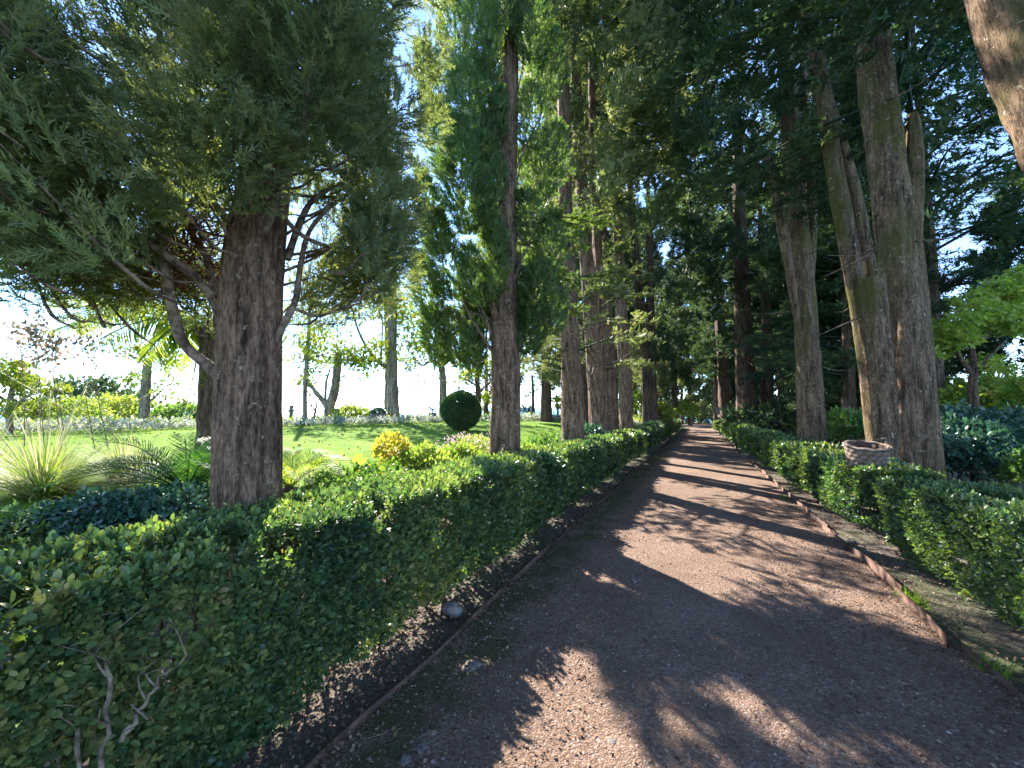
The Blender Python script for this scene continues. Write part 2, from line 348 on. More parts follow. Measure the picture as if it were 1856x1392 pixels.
def gravelmat():
    m, n, b, out = nodes('gravel'); v = coords(n)
    vo = n.nodes.new('ShaderNodeTexVoronoi'); vo.inputs['Scale'].default_value = 95; n.links.new(v, vo.inputs['Vector'])
    v2 = n.nodes.new('ShaderNodeTexVoronoi'); v2.inputs['Scale'].default_value = 38; n.links.new(v, v2.inputs['Vector'])
    hs = n.nodes.new('ShaderNodeSeparateColor'); n.links.new(vo.outputs['Color'], hs.inputs[0])
    r = ramp(n, [(0, (.15, .095, .07)), (.5, (.24, .162, .118)), (.85, (.28, .198, .148)), (.985, (.42, .35, .3))]); n.links.new(hs.outputs[0], r.inputs[0])
    fine = noise(n, 240, 4, v); rf = ramp(n, [(.3, (.55, .5, .48)), (.65, (1.05, 1, 1))]); n.links.new(fine.outputs[0], rf.inputs[0])
    mu = n.nodes.new('ShaderNodeMix'); mu.data_type = 'RGBA'; mu.blend_type = 'MULTIPLY'; mu.inputs[0].default_value = .8
    n.links.new(r.outputs[0], mu.inputs[6]); n.links.new(rf.outputs[0], mu.inputs[7])
    big = noise(n, 1.6, 6, v, .65); rb = ramp(n, [(.35, (0, 0, 0)), (.7, (1, 1, 1))]); n.links.new(big.outputs[0], rb.inputs[0])
    c = mixc(n, rb.outputs[0], mu.outputs[2], (.125, .08, .056))
    bl = n.nodes.new('ShaderNodeMix'); bl.data_type = 'RGBA'; bl.blend_type = 'MIX'; bl.inputs[0].default_value = .8
    n.links.new(mu.outputs[2], bl.inputs[6]); n.links.new(c, bl.inputs[7]); c = bl.outputs[2]
    # moss and darker humus along the left border
    sx = n.nodes.new('ShaderNodeSeparateXYZ'); n.links.new(v, sx.inputs[0])
    mr = n.nodes.new('ShaderNodeMapRange'); mr.inputs[1].default_value = -.55; mr.inputs[2].default_value = -1.35; n.links.new(sx.outputs[0], mr.inputs[0])
    mo = noise(n, 3.5, 6, v, .7); ml = n.nodes.new('ShaderNodeMath'); ml.operation = 'MULTIPLY'; n.links.new(mr.outputs[0], ml.inputs[0]); n.links.new(mo.outputs[0], ml.inputs[1])
    rm = ramp(n, [(.36, (0, 0, 0)), (.52, (1, 1, 1))]); n.links.new(ml.outputs[0], rm.inputs[0])
    c = mixc(n, rm.outputs[0], c, (.075, .075, .03))
    n.links.new(c, b.inputs['Base Color']); b.inputs['Roughness'].default_value = .92; b.inputs['Specular IOR Level'].default_value = .2
    ad = n.nodes.new('ShaderNodeMath'); ad.operation = 'ADD'; n.links.new(vo.outputs['Distance'], ad.inputs[0]); n.links.new(v2.outputs['Distance'], ad.inputs[1])
    a3 = n.nodes.new('ShaderNodeMath'); a3.operation = 'SUBTRACT'; n.links.new(fine.outputs[0], a3.inputs[0]); n.links.new(ad.outputs[0], a3.inputs[1])
    bump(n, a3.outputs[0], .8, .012, b); return m
M['soil'] = soilmat(); M['gravel'] = gravelmat()
M['lawn'] = plain('lawn_turf', [(.3, (.06, .13, .018)), (.55, (.12, .21, .028)), (.8, (.2, .26, .045))], 2.2, .95, .8, 0, .04, .03)
def seamat():
    m, n, b, out = nodes('sea_water'); b.inputs['Base Color'].default_value = (.05, .2, .3, 1); b.inputs['Roughness'].default_value = .35; b.inputs['Specular IOR Level'].default_value = .1
    t = noise(n, .06, 6, coords(n, (1, 1, 1))); bump(n, t.outputs[0], .35, 4, b); return m
M['sea'] = seamat()

# ------------------------------------------------------------------ setting
def sheet(name, xs, ys, zf, mat, smooth=True):
    X, Y = np.meshgrid(xs, ys); Z = zf(X, Y); nx = len(xs); ny = len(ys)
    i = np.arange(ny - 1)[:, None]; j = np.arange(nx - 1)[None]; a = i * nx + j
    T = np.stack([np.stack([a, a + 1, a + nx + 1], -1), np.stack([a, a + nx + 1, a + nx], -1)], 2).reshape(-1, 3)
    g = Geo(); g.add(np.stack([X, Y, Z], -1), T)
    return tag(obj(name, g.mesh(name, mat, smooth=smooth)), kind='structure')
xs = np.unique(np.concatenate([np.linspace(-140, -30, 40), np.linspace(-30, -6, 60), np.linspace(-6, 6, 80), np.linspace(6, 140, 60)]))
ys = np.unique(np.concatenate([np.linspace(-60, -6, 14), np.linspace(-6, 12, 50), np.linspace(12, 110, 50), np.linspace(110, 260, 15)]))
soil = sheet('ground', xs, ys, lambda x, y: gz(x, y) - .03 + .018 * fbm(np.stack([x * 3, y * 3, x * 0], -1), 3, 3), M['soil'])
PX0, PX1 = -1.6, 1.6
def pathz(x, y):
    return gz(x, y) + .012 + .012 * (1 - (x / 1.7) ** 2) + .008 * fbm(np.stack([x * 1.5, y * 1.2, x * 0], -1), 5, 3) + .004 * fbm(np.stack([x * 9, y * 9, x * 0], -1), 8, 2)
path = sheet('gravel_path', np.linspace(PX0, PX1, 50), np.unique(np.concatenate([np.linspace(-4, 9, 200), np.linspace(9, 74, 110)])), pathz, M['gravel'])
def lawn_region():
    xs_ = np.linspace(0, 1, 60); ys_ = np.linspace(-8, 60, 130); U, Y = np.meshgrid(xs_, ys_)
    e = np.minimum(-26 + .43 * (Y - 5), -10.5) + .5
    X = -5.2 + .5 * np.sin(Y * .5) + U * (e + 5.2)
    Z = gz(X, Y) + .012
    nx = 60; i = np.arange(129)[:, None]; j = np.arange(59)[None]; a = i * nx + j
    T = np.stack([np.stack([a, a + nx + 1, a + 1], -1), np.stack([a, a + nx, a + nx + 1], -1)], 2).reshape(-1, 3)
    g = Geo(); g.add(np.stack([X, Y, Z], -1), T)
    return tag(obj('lawn', g.mesh('lawn', M['lawn'], smooth=True)), kind='structure')
lawn = lawn_region()
g = Geo(); g.add([[-40000, -40000, -44], [40000, -40000, -44], [40000, 40000, -44], [-40000, 40000, -44]], [[0, 1, 2], [0, 2, 3]])
tag(obj('sea', g.mesh('sea', M['sea'])), kind='structure')

# lawn grass blades (nobody could count them)
n = 90000
d_ = 4.5 + 19 * rng.random(n) ** 1.4; px_ = rng.uniform(-60, 1060, n)
a_ = (px_ - 928) / F * d_; X = a_ * math.cos(TH) - d_ * math.sin(TH); Y = a_ * math.sin(TH) + d_ * math.cos(TH)
k = (X < -4.8) & (X > np.minimum(-26 + .43 * (Y - 5), -10.5) + .6); X, Y, d_ = X[k], Y[k], d_[k]
g = Geo(); P = np.stack([X, Y, gz(X, Y) + .008], -1); n = len(P)
scatter(g, BLADE, P, np.array([0, 0, 1]) + rng.normal(size=(n, 3)) * .45, rdir(n), .045 + .03 * rng.random(n) + .0022 * d_, np.clip(.4 + .35 * fbm(P * .6, 4, 3) + .25 * rng.random(n), 0, 1))
tag(obj('lawn_grass', g.mesh('lawn_grass', M['grass'])), 'short mown sunlit grass of the lawn', 'grass', kind='stuff')

# ------------------------------------------------------------------ path edging, pebbles, litter
def edging(name, X0, label, seed, jag):
    r = np.random.default_rng(seed); root = thing(name, label, 'edging', (X0, 4, float(gz(X0, 4))))
    y = -4.0; off = 0
    while y < 66:
        L = (.75 + .5 * r.random()) if jag and y < 16 else 2.4
        nk = 7; yy = np.linspace(y, y + L, nk)
        bow = jag * (.03 * np.sin(np.linspace(0, math.pi, nk)) + np.linspace(r.normal() * .035, r.normal() * .035, nk)) + .015 * np.sin(yy * .9)
        g = Geo(); x = X0 + bow; zb = gz(x, yy) - .04; zt = gz(x, yy) + (.075 if jag > .5 else .05) + .012 * r.normal() + .006 * np.sin(yy * 5)
        th = .007
        V = np.concatenate([np.stack([x - th, yy, zb], -1), np.stack([x - th, yy, zt], -1), np.stack([x + th, yy, zt], -1), np.stack([x + th, yy, zb], -1)])
        T = []
        for q in range(3):
            for i in range(nk - 1):
                a, b = q * nk + i, (q + 1) * nk + i; T += [[a, b, b + 1], [a, b + 1, a + 1]]
        for i in (0, nk - 1): T += [[i, nk + i, 2 * nk + i], [i, 2 * nk + i, 3 * nk + i]]
        g.add(V, T); part('edging_plate', g, M['steel'], root); y += L + .004
    return root
edging('path_edging', -1.62, 'rusty steel edging strip along the left side of the gravel path', 3, .25)
edging('path_edging', 1.60, 'rusty steel edging strip with wavy joints along the right side of the path', 4, 1.0)

# pebbles
OCT = (np.array([[1, 0, 0], [-1, 0, 0], [0, 1, 0], [0, -1, 0], [0, 0, .7], [0, 0, -.7]], float), np.array([[0, 2, 4], [2, 1, 4], [1, 3, 4], [3, 0, 4]]))
n = 20000; Y = .8 + 11 * rng.random(n) ** 2.0; X = rng.uniform(-1.58, 1.56, n)
P = np.stack([X, Y, pathz(X, Y)], -1); g = Geo(); S = np.exp(rng.normal(size=n) * .45) * .0042
S = np.where(rng.random(n) < .012, S * 2.2, S)
scatter(g, OCT, P, rdir(n) * [1, 1, .3], np.array([0, 0, 1.]) + .3 * rng.normal(size=(n, 3)), S, np.clip(rng.random(n) ** 1.6, 0, 1))
M['pebble'] = leafmat('pebble', [(.1, (.10, .065, .05)), (.5, (.2, .14, .11)), (.8, (.29, .22, .185)), (.97, (.48, .42, .38))], .85, .2, 0.0)
tag(obj('pebbles', g.mesh('pebbles', M['pebble'])), 'loose small pebbles strewn over the gravel path', 'gravel', kind='stuff')
# leaf litter on the borders
g = Geo()
for x0, x1, n_, ymax in ((-2.3, -1.64, 10000, 12), (1.63, 2.4, 9000, 12), (-1.6, -.5, 6500, 9), (.6, 1.6, 6500, 9), (-.7, .8, 1500, 9)):
    Y = .6 + ymax * rng.random(n_) ** 1.6; X = rng.uniform(x0, x1, n_) if abs(x0) > 1.6 and x0 > -1.7 or x1 < -1.6 else (x0 + (x1 - x0) * (rng.random(n_) ** 2 if x0 < -1 else 1 - rng.random(n_) ** 2))
    on = (X > PX0) & (X < PX1); Z = np.where(on, pathz(X, Y), gz(X, Y) + .0) + .006 + .012 * rng.random(n_) * (~on)
    scatter(g, LEAF, np.stack([X, Y, Z], -1), rdir(n_) * [1, 1, .25], np.array([0, 0, 1.]) + .5 * rng.normal(size=(n_, 3)), .012 + .016 * rng.random(n_))
Xl = rng.uniform(-16, -5, 1800); Yl = rng.uniform(2, 26, 1800); kk = Xl > np.minimum(-26 + .43 * (Yl - 5), -10.5) + 7; Xl, Yl = Xl[kk], Yl[kk]; nl = len(Xl)
scatter(g, LEAF, np.stack([Xl, Yl, gz(Xl, Yl) + .03], -1), rdir(nl) * [1, 1, .3], np.array([0, 0, 1.]) + .5 * rng.normal(size=(nl, 3)), .05 + .06 * rng.random(nl))
tag(obj('leaf_litter', g.mesh('leaf_litter', M['litter'])), 'dry brown leaf litter along both sides of the path', 'leaf litter', kind='stuff')
g = Geo()
for i in range(260):
    y = .9 + 8 * random.Random(i).random() ** 1.6; sd = 1 if i % 2 else -1; x = sd * rng.uniform(.7, 2.1); a = rng.uniform(0, 6.3); L = rng.uniform(.06, .22)
    z = (float(pathz(np.array(x), np.array(y))) if abs(x) < 1.58 else float(gz(x, y))) + .008
    pts = np.array([[x, y, z], [x + L * .5 * math.cos(a), y + L * .5 * math.sin(a), z + .008], [x + L * math.cos(a + .3), y + L * math.sin(a + .3), z + .002]])
    tubes(g, pts, [.0022, .002, .001], 4, rng.random())
tag(obj('fallen_twigs', g.mesh('fallen_twigs', M['litter'])), 'thin dry twigs and needles fallen on the path sides', 'twigs', kind='stuff')
# single stones
def P_ground(px, py):
    lo, hi = .5, 90.
    for _ in range(40):
        m_ = (lo + hi) / 2; p = at(px, py, m_)
        if p[2] > gz(p[0], p[1]): lo = m_
        else: hi = m_
    return at(px, py, lo)
for i, (px, py, s, lab) in enumerate([
        (818, 1112, (.085, .06, .055), 'angular grey rock at the foot of the left hedge'),
        (856, 1213, (.085, .045, .025), 'flat grey stone on the mossy left part of the path'),
        (764, 1362, (.035, .03, .022), 'small pale stone at the bottom edge left of the sunlit patch'),
        (736, 1384, (.032, .028, .02), 'small dark stone at the very bottom of the path'),
        (1109, 1350, (.03, .024, .016), 'pale lumpy stone lying in the sunlit patch'),
        (1262, 1155, (.024, .02, .014), 'small grey stone in the shaded middle of the path'),
        (1545, 985, (.06, .05, .04), 'grey stone beside the right edging below the hedge')]):
    p = P_ground(px, py)
    tag(obj('stone', stone_mesh('stone', M['stone'], s, i + 1), loc=(p[0], p[1], p[2] + s[2] * .5)), lab, 'stone', 'single stones by the path').rotation_euler.z = i * 1.3
for i, (px, py, lab) in enumerate([(1668, 1098, 'small green grass tuft by the right edging'), (1640, 1085, 'thin grass tuft left of the greener tuft at the right edging'),
                                   (1800, 1225, 'grass tuft at the right border near the picture edge'), (1420, 905, 'grass tuft at the foot of the second right hedge block')]):
    p = P_ground(px, py); n = 34; g = Geo(); pp = p + rng.normal(size=(n, 3)) * [.03, .03, 0]
    scatter(g, (BLADE[0] * [2.2, 1, 2], BLADE[1]), pp, np.array([0, 0, 1.]) + rng.normal(size=(n, 3)) * .55, rdir(n), .09 + .09 * rng.random(n))
    tag(obj('grass_tuft', g.mesh('grass_tuft', M['grass'], p), loc=p), lab, 'grass tuft', 'grass tufts by the edging')

# ------------------------------------------------------------------ hedges
def hedge_geo(x0, x1, y0, y1, h, dens, leaf, front, seed, tpls, inner=True, zoff=True, ends=(True, True)):
    """leafy sprigs over a clipped block; front = side facing the path (+1: +X face, -1: -X face)"""
    g = Geo(); L = y1 - y0; Wd = x1 - x0
    faces = [('f', L * h), ('t', L * Wd), ('b', L * h * .12)] + ([('e0', Wd * h)] if ends[0] else []) + ([('e1', Wd * h)] if ends[1] else [])
    for f, area in faces:
        n = int(area * dens); u = rng.random(n); v = rng.random(n); dp = rng.exponential(.045, n) - .015
        if f in 'fb':
            sgn = front if f == 'f' else -front; xf = (x1 if sgn > 0 else x0)
            z = .03 + (h - .03) * v ** .85; y = y0 + L * u; N = np.tile([sgn, 0, .15], (n, 1)); x = np.full(n, xf, float)
            bul = .07 * fbm(np.stack([y * .9, z * 1.2, y * 0 + seed], -1), seed, 3) - .05 * (1 - z / h) ** 2
            rnd_ = np.maximum(z - (h - .12), 0); bul = bul - .3 * rnd_
            x = x + sgn * (bul - dp)
        elif f == 't':
            x = x0 + Wd * u; y = y0 + L * v; N = np.tile([0, 0, 1.], (n, 1))
            z = h + .028 * fbm(np.stack([x * 1.4, y * 1.1, x * 0 + seed], -1), seed + 3, 3) - dp
        else:
            sg = -1 if f == 'e0' else 1; y = np.full(n, y0 if sg < 0 else y1, float); x = x0 + Wd * u; z = .04 + (h - .04) * v; N = np.tile([0, sg, .15], (n, 1))
            y = y + sg * (.06 * fbm(np.stack([x * 1.4, z * 1.4, x * 0 + seed], -1), seed + 5, 3) - dp)
        hole = fbm(np.stack([x * 3.3, y * 3.3, z * 3.3], -1), seed + 7, 2)
        keep = hole > (-.55 if f == 't' else -.42); keep &= (z > .05 + .07 * vnoise(np.stack([y * 3, x * 3, z * 0], -1), seed + 2)) | (f == 't')
        x, y, z, N = x[keep], y[keep], z[keep], N[keep]; n = len(x)
        P = np.stack([x, y, z + (gz(x * 0, y) if zoff else 0)], -1)
        D = N * .8 + np.array([0, 0, .45]) + rng.normal(size=(n, 3)) * .55
        sh = np.clip(.45 + .3 * fbm(P * 1.1, seed + 11, 2) + .22 * rng.normal(size=n), 0, 1)
        if f == 't': sh = np.clip(sh + .05, 0, 1)
        for q, tp in enumerate(tpls):
            m_ = np.arange(n) % len(tpls) == q
            scatter(g, tp, P[m_] - nrm(D[m_]) * leaf * .5, D[m_], N[m_] + .4 * rng.normal(size=(m_.sum(), 3)), leaf * (.5 + .95 * rng.random(m_.sum()) ** 1.3), sh[m_])
    return g
def stems_geo(x0, x1, y0, y1, h, n, zoff=True):
    g = Geo()
    for i in range(n):
        x = rng.uniform(x0, x1); y = rng.uniform(y0, y1); z0 = float(gz(0, y)) if zoff else 0
        a = np.array([x, y, z0]); q = rng.normal(size=(2, 3)) * [.07, .07, 0]
        tubes(g, spline([a, a + q[0] + [0, 0, h * .45], a + q[0] + q[1] + [0, 0, h * .9]], 6), np.linspace(.012, .005, 6), 5)
    return g
# left hedge: one long clipped hedge
HL = thing('boxwood_hedge', 'long clipped boxwood hedge running along the left side of the path', 'hedge', (-2.4, 3, float(gz(-2.4, 3))))
part('foliage', hedge_geo(-2.75, -1.93, -.4, 1.9, .94, 5600, .05, 1, 1, SPRIG_R, ends=(False, False)), M['box'], HL)
part('foliage', hedge_geo(-2.75, -1.93, 1.9, 4.4, .94, 3100, .069, 1, 1, SPRIG_S, ends=(False, False)), M['box'], HL)
part('foliage', hedge_geo(-2.75, -1.96, 4.4, 9.5, 0.92, 1550, .093, 1, 2, SPRIG_S, ends=(False, False)), M['box'], HL)
part('foliage', hedge_geo(-2.75, -1.98, 9.5, 20, .88, 470, .142, 1, 3, SPRIG_S, ends=(False, False)), M['box'], HL)
part('foliage', hedge_geo(-2.75, -1.98, 20, 52, .9, 130, .26, 1, 4, SPRIG_S, ends=(False, True)), M['box'], HL)
part('inner_stems', stems_geo(-2.6, -2.05, -.6, 12, .85, 150), M['branch'], HL, kind='stuff')
gs_ = Geo(); gw_ = Geo()       # stray new shoots and a few dry twigs sticking out of the clipped faces
for i in range(260):
    y = -.2 + 7 * rng.random() ** 1.3; topf = rng.random() < .65; z0 = float(gz(0, y))
    c = np.array([rng.uniform(-2.7, -1.98), y, z0 + .92]) if topf else np.array([-1.95, y, z0 + rng.uniform(.2, .9)])
    ax = nrm((np.array([0, 0, 1.]) if topf else np.array([.8, 0, .5])) + rng.normal(size=3) * .35); L = rng.uniform(.05, .15)
    K = spline([c - ax * .03, c + ax * L * .5 + rng.normal(size=3) * .008, c + ax * L], 5)
    tubes(gw_ if i % 4 == 0 else gs_, K, np.linspace(.0028, .0012, 5), 4, .8)
    if i % 4:
        for k in range(1, 5): scatter(gs_, SPRIG_R[0], [K[k]], [ax + .5 * rng.normal(size=3)], [rdir(1)[0]], [.035], [.75 + .2 * rng.random()])
part('stray_shoots', gs_, M['boxlight'], HL, kind='stuff'); part('dry_twigs', gw_, M['stempale'], HL, kind='stuff')
for pts, r0 in [([(190, 1400), (198, 1300), (200, 1215), (152, 1168)], .013), ([(90, 1400), (100, 1300), (82, 1245), (70, 1228)], .010), ([(108, 1400), (116, 1330), (98, 1262), (80, 1180)], .010),
                ([(140, 1400), (143, 1310), (134, 1260), (150, 1200)], .010), ([(228, 1338), (250, 1290), (296, 1220)], .011)]:
    d = 1.33
    P = np.array([at(px, py, d + .04 * i) for i, (px, py) in enumerate(pts)])
    if P[0][2] > .05 and pts[0][1] > 1390: P = np.concatenate([[[P[0][0], P[0][1], 0.0]], P])
    K = spline(P, 16); K = K + .006 * rng.normal(size=K.shape); gg = Geo(); tubes(gg, K, np.linspace(r0, r0 * .55, 16) * .8 * (1 + .12 * rng.normal(size=16)), 8); [tubes(gg, spline([K[_i], K[_i] + rng.normal(size=3) * .04 + [0, 0, .05], K[_i] + rng.normal(size=3) * .07 + [0, 0, .12]], 5), np.linspace(r0 * .4, .0015, 5), 5) for _i in (7, 10, 13, 15)]; part('bare_stem', gg, M['stempale'], HL, smooth=True)
# right hedge blocks
def hedge_block(x0, x1, y0, y1, h, dens, leaf, seed, tp, label):
    root = thing('boxwood_hedge', label, 'hedge', ((x0 + x1) / 2, (y0 + y1) / 2, float(gz(0, (y0 + y1) / 2))), 'clipped hedge blocks right of the path')
    part('foliage', hedge_geo(x0, x1, y0, y1, h, dens, leaf, -1, seed, tp), M['box'], root)
    part('inner_stems', stems_geo(x0 + .15, x1 - .15, y0 + .1, y1 - .1, h * .9, int(8 * (y1 - y0))), M['branch'], root, kind='stuff')
hedge_block(2.02, 3.0, 2.6, 6.25, .84, 2800, .06, 21, SPRIG_S, 'nearest boxwood hedge block on the right, at the picture edge')
hedge_block(1.98, 2.85, 6.95, 10.2, .84, 1500, .084, 22, SPRIG_S, 'right boxwood hedge block just beyond the woven basket')
hedge_block(1.95, 2.9, 10.55, 15.8, .82, 600, .125, 23, SPRIG_S, 'third right hedge block, in front of the lichen-spotted trunk')
hedge_block(1.95, 2.9, 16.3, 23, .84, 360, .17, 24, SPRIG_S, 'fourth right hedge block with sunlit corner, farther down the path')
hedge_block(1.95, 2.9, 23.6, 33, .86, 220, .23, 25, SPRIG_S, 'fifth right hedge block below the dark multi-stemmed cypress')
hedge_block(1.95, 2.9, 36, 44, .86, 220, .24, 26, SPRIG_S, 'distant right hedge block before the sign post')
hedge_block(1.7, 2.5, 48, 50, .9, 140, .18, 27, SPRIG_S, 'small cube-like hedge block at the far right end of the path')

# ------------------------------------------------------------------ conifer foliage
def plume(g, c, axis, L, rad, n, size, tpls, base=.45, spread=.3, up=.0):
    axis = nrm(np.asarray(axis, float)); t = rng.random(n) ** .9
    e1 = nrm(np.cross(axis, [.31, .22, .9])); e2 = np.cross(axis, e1); ph = rng.uniform(0, 2 * math.pi, n)
    rr = np.sqrt(rng.random(n)) * .75 + .25
    shape = np.sin(np.pi * np.clip(t * .86 + .1, 0, 1)) ** .8
    lump = 1 + .3 * vnoise(np.stack([np.cos(ph) * 2 + c[0] * 3, np.sin(ph) * 2 + c[1] * 3, t * 5 + c[2] * 3], -1), 3)
    rad_v = np.cos(ph)[:, None] * e1 + np.sin(ph)[:, None] * e2
    P = np.asarray(c) + axis * (t * L)[:, None] + rad_v * (rad * shape * rr * lump)[:, None]
    D = axis * .75 + rad_v * .65 + rng.normal(size=(n, 3)) * .35 + np.array([0, 0, up])
    N = rad_v + .5 * rng.normal(size=(n, 3)); sh = np.clip(base + spread * (rng.random(n) - .5) * 1.6 + .12 * (rr - .6), 0, 1)
    for q, tp in enumerate(tpls):
        m = np.arange(n) % len(tpls) == q
        scatter(g, tp, P[m], D[m], N[m], size * (.7 + .6 * rng.random(m.sum())), sh[m])
def bough(g, c, dirh, L, wd, n, size, tpls, droop=.15, base=.4):
    """flat, tiered bough of sprays"""
    dirh = nrm(np.asarray(dirh, float)); side = nrm(np.cross(dirh, [0, 0, 1])); t = rng.random(n) ** .8; s = rng.normal(size=n) * .5
    w_ = wd * np.sin(np.pi * np.clip(t * .8 + .12, 0, 1))
    P = np.asarray(c) + dirh * (t * L)[:, None] + side * (s * w_)[:, None]; P[:, 2] += -droop * L * t ** 2 + rng.normal(size=n) * .05 * L * .3
    D = dirh * .8 + side * (np.sign(s) * .7)[:, None] + rng.normal(size=(n, 3)) * .3 - np.array([0, 0, .15])
    N = np.array([0, 0, 1.]) + .45 * rng.normal(size=(n, 3)); sh = np.clip(base + .5 * (rng.random(n) - .5), 0, 1)
    for q, tp in enumerate(tpls):
        m = np.arange(n) % len(tpls) == q
        scatter(g, tp, P[m], D[m], N[m], size * (.7 + .6 * rng.random(m.sum())), sh[m])

rng = np.random.default_rng(21)
# ---- nearest cypress (left foreground)
T1 = foot(452, 2.86); T1 = G(-2.92, 1.80)
def dtree(p): return -p[0] * math.sin(TH) + p[1] * math.cos(TH)
d1 = dtree(T1)
root1 = thing('cypress_tree', 'big foreground cypress with bare brown trunk rising behind the near left hedge', 'tree', T1)
gg = Geo(); trunk(gg, [at(452, 1200, d1) * [1, 1, 0] + [0, 0, float(T1[2]) - .1], at(450, 930, d1), at(452, 700, d1), at(460, 480, d1), at(482, 300, d1), at(490, 100, d1), at(494, -200, d1), at(496, -700, d1)],
                  [.225, .216, .205, .19, .16, .145, .125, .08], 90, .035, 1, .12, .045, .05)
part('trunk', gg, M['bark'], root1, True)
for pts, r0, r1 in [([(405, 690, 0), (380, 665, -.02), (335, 625, -.05), (315, 570, -.1), (300, 490, -.15), (292, 400, -.2), (300, 330, -.2)], .042, .028),
                    ([(415, 640, -.02), (395, 560, -.02), (360, 510, -.1), (310, 470, -.2), (255, 430, -.3)], .04, .022),
                    ([(415, 610, 0), (388, 520, .03), (372, 460, .06), (330, 400, .1)], .034, .02),
                    ([(410, 560, -.05), (345, 490, -.1), (290, 455, -.2), (240, 440, -.25)], .022, .012),
                    ([(420, 400, -.18), (405, 390, -.2), (360, 330, -.2), (300, 220, -.3), (280, 150, -.3), (225, 60, -.35)], .03, .02),
                    ([(282, 150, -.3), (288, 90, -.3), (292, 20, -.3)], .018, .014),
                    ([(478, 420, -.2), (500, 370, -.22), (512, 320, -.2), (505, 250, -.2)], .03, .02),
                    ([(485, 372, -.02), (512, 392, -.08), (545, 425, -.05), (590, 445, .05), (640, 450, .1)], .022, .012),
                    ([(488, 640, 0), (512, 592, .02), (535, 545, .05), (545, 480, .1), (560, 420, .15), (600, 370, .2)], .03, .015),
                    ([(520, 470, .1), (545, 400, .15), (570, 360, .2), (620, 330, .3)], .03, .016),
                    ([(535, 560, .05), (575, 573, .1), (610, 562, .15), (650, 550, .2)], .014, .009)]:
    P = np.array([at(px, py, d1 + q) for px, py, q in pts]); gg = Geo(); m = 22
    tubes(gg, spline(P, m), np.linspace(r0, r1, m) * (1 + .05 * rng.normal(size=m)), 9); part('branch', gg, M['branch'], root1, True)
gf = Geo(); gt = Geo(); gr = Geo()
camdir = nrm(np.array([0, 0, 0.]) - np.array([T1[0], T1[1], 0]))
ang0 = math.atan2(camdir[1], camdir[0])
cl = 0
while cl < 125:
    az = rng.uniform(-math.pi, math.pi); r = .42 + 1.35 * math.sqrt(rng.random()); z = 2.15 + 4.6 * rng.random() ** 1.35
    da = abs((az - ang0 + math.pi) % (2 * math.pi) - math.pi)
    zb = 2.42 + (.9 if da < .75 else .55 * max(0, 1.2 - da)) + .45 * max(0, .75 - r)
    if z < zb: continue
    if da < .95 and r > 1.15: continue
    if z < 3.6 and 1.2 < az < 2.9 and r > 1.0: continue
    rmax = 1.75 if z < 4.5 else 1.75 - .3 * (z - 4.5)
    if r > rmax: continue
    _p = np.array([T1[0] + r * math.cos(az), T1[1] + r * math.sin(az)]); _d = -_p[0] * math.sin(TH) + _p[1] * math.cos(TH); _a = _p[0] * math.cos(TH) + _p[1] * math.sin(TH)
    if _d < 1.5 or _a / _d > -.36: continue      # crown is one-sided: little grows towards the second cypress
    c = np.array([T1[0] + r * math.cos(az), T1[1] + r * math.sin(az), z])
    out = np.array([math.cos(az), math.sin(az), 0]); ax = out * .55 + np.array([0, 0, .85]) + rng.normal(size=3) * .2
    plume(gf, c - ax * .2, ax, .62 + .3 * rng.random(), .24 + .08 * rng.random(), 215, .125, SPRAY, .42 + .2 * rng.normal() * .5, .5)
    b0 = (np.array([T1[0], T1[1], max(z - .3, 2.75)]) + out * .12) if cl % 4 == 0 and z > 3.2 else c - ax * .35 - out * .2
    tubes(gt, spline([b0, (b0 + c) / 2 + [0, 0, -.06] + rng.normal(size=3) * .05, c + ax * .3], 8), np.interp(np.linspace(0, 1, 8), [0, .4, 1], [.003, .013, .003]), 5)
    cl += 1
for (px, py, d) in [(600, 330, 3.2), (640, 250, 3.4), (700, 180, 3.6), (660, 110, 3.4), (720, 60, 3.6), (620, 20, 3.2), (740, 320, 3.8), (760, 130, 3.9), (690, 390, 3.6), (600, 120, 3.1), (680, -40, 3.4), (740, -30, 3.7), (770, 230, 4.0), (640, 400, 3.4)]:
    c = at(px, py, d); ax = nrm((c - T1) * [1, 1, 0]) * .5 + np.array([0, 0, .5]) + rng.normal(size=3) * .35
    plume(gf, c - ax * .3, ax, .6, .2, 120, .12, SPRAY, .45, .5)
    b0 = np.array([T1[0], T1[1], c[2] - .7]); tubes(gt, spline([b0, (b0 + c) / 2 + [0, 0, -.1], c + ax * .2], 8), np.linspace(.016, .004, 8), 5)
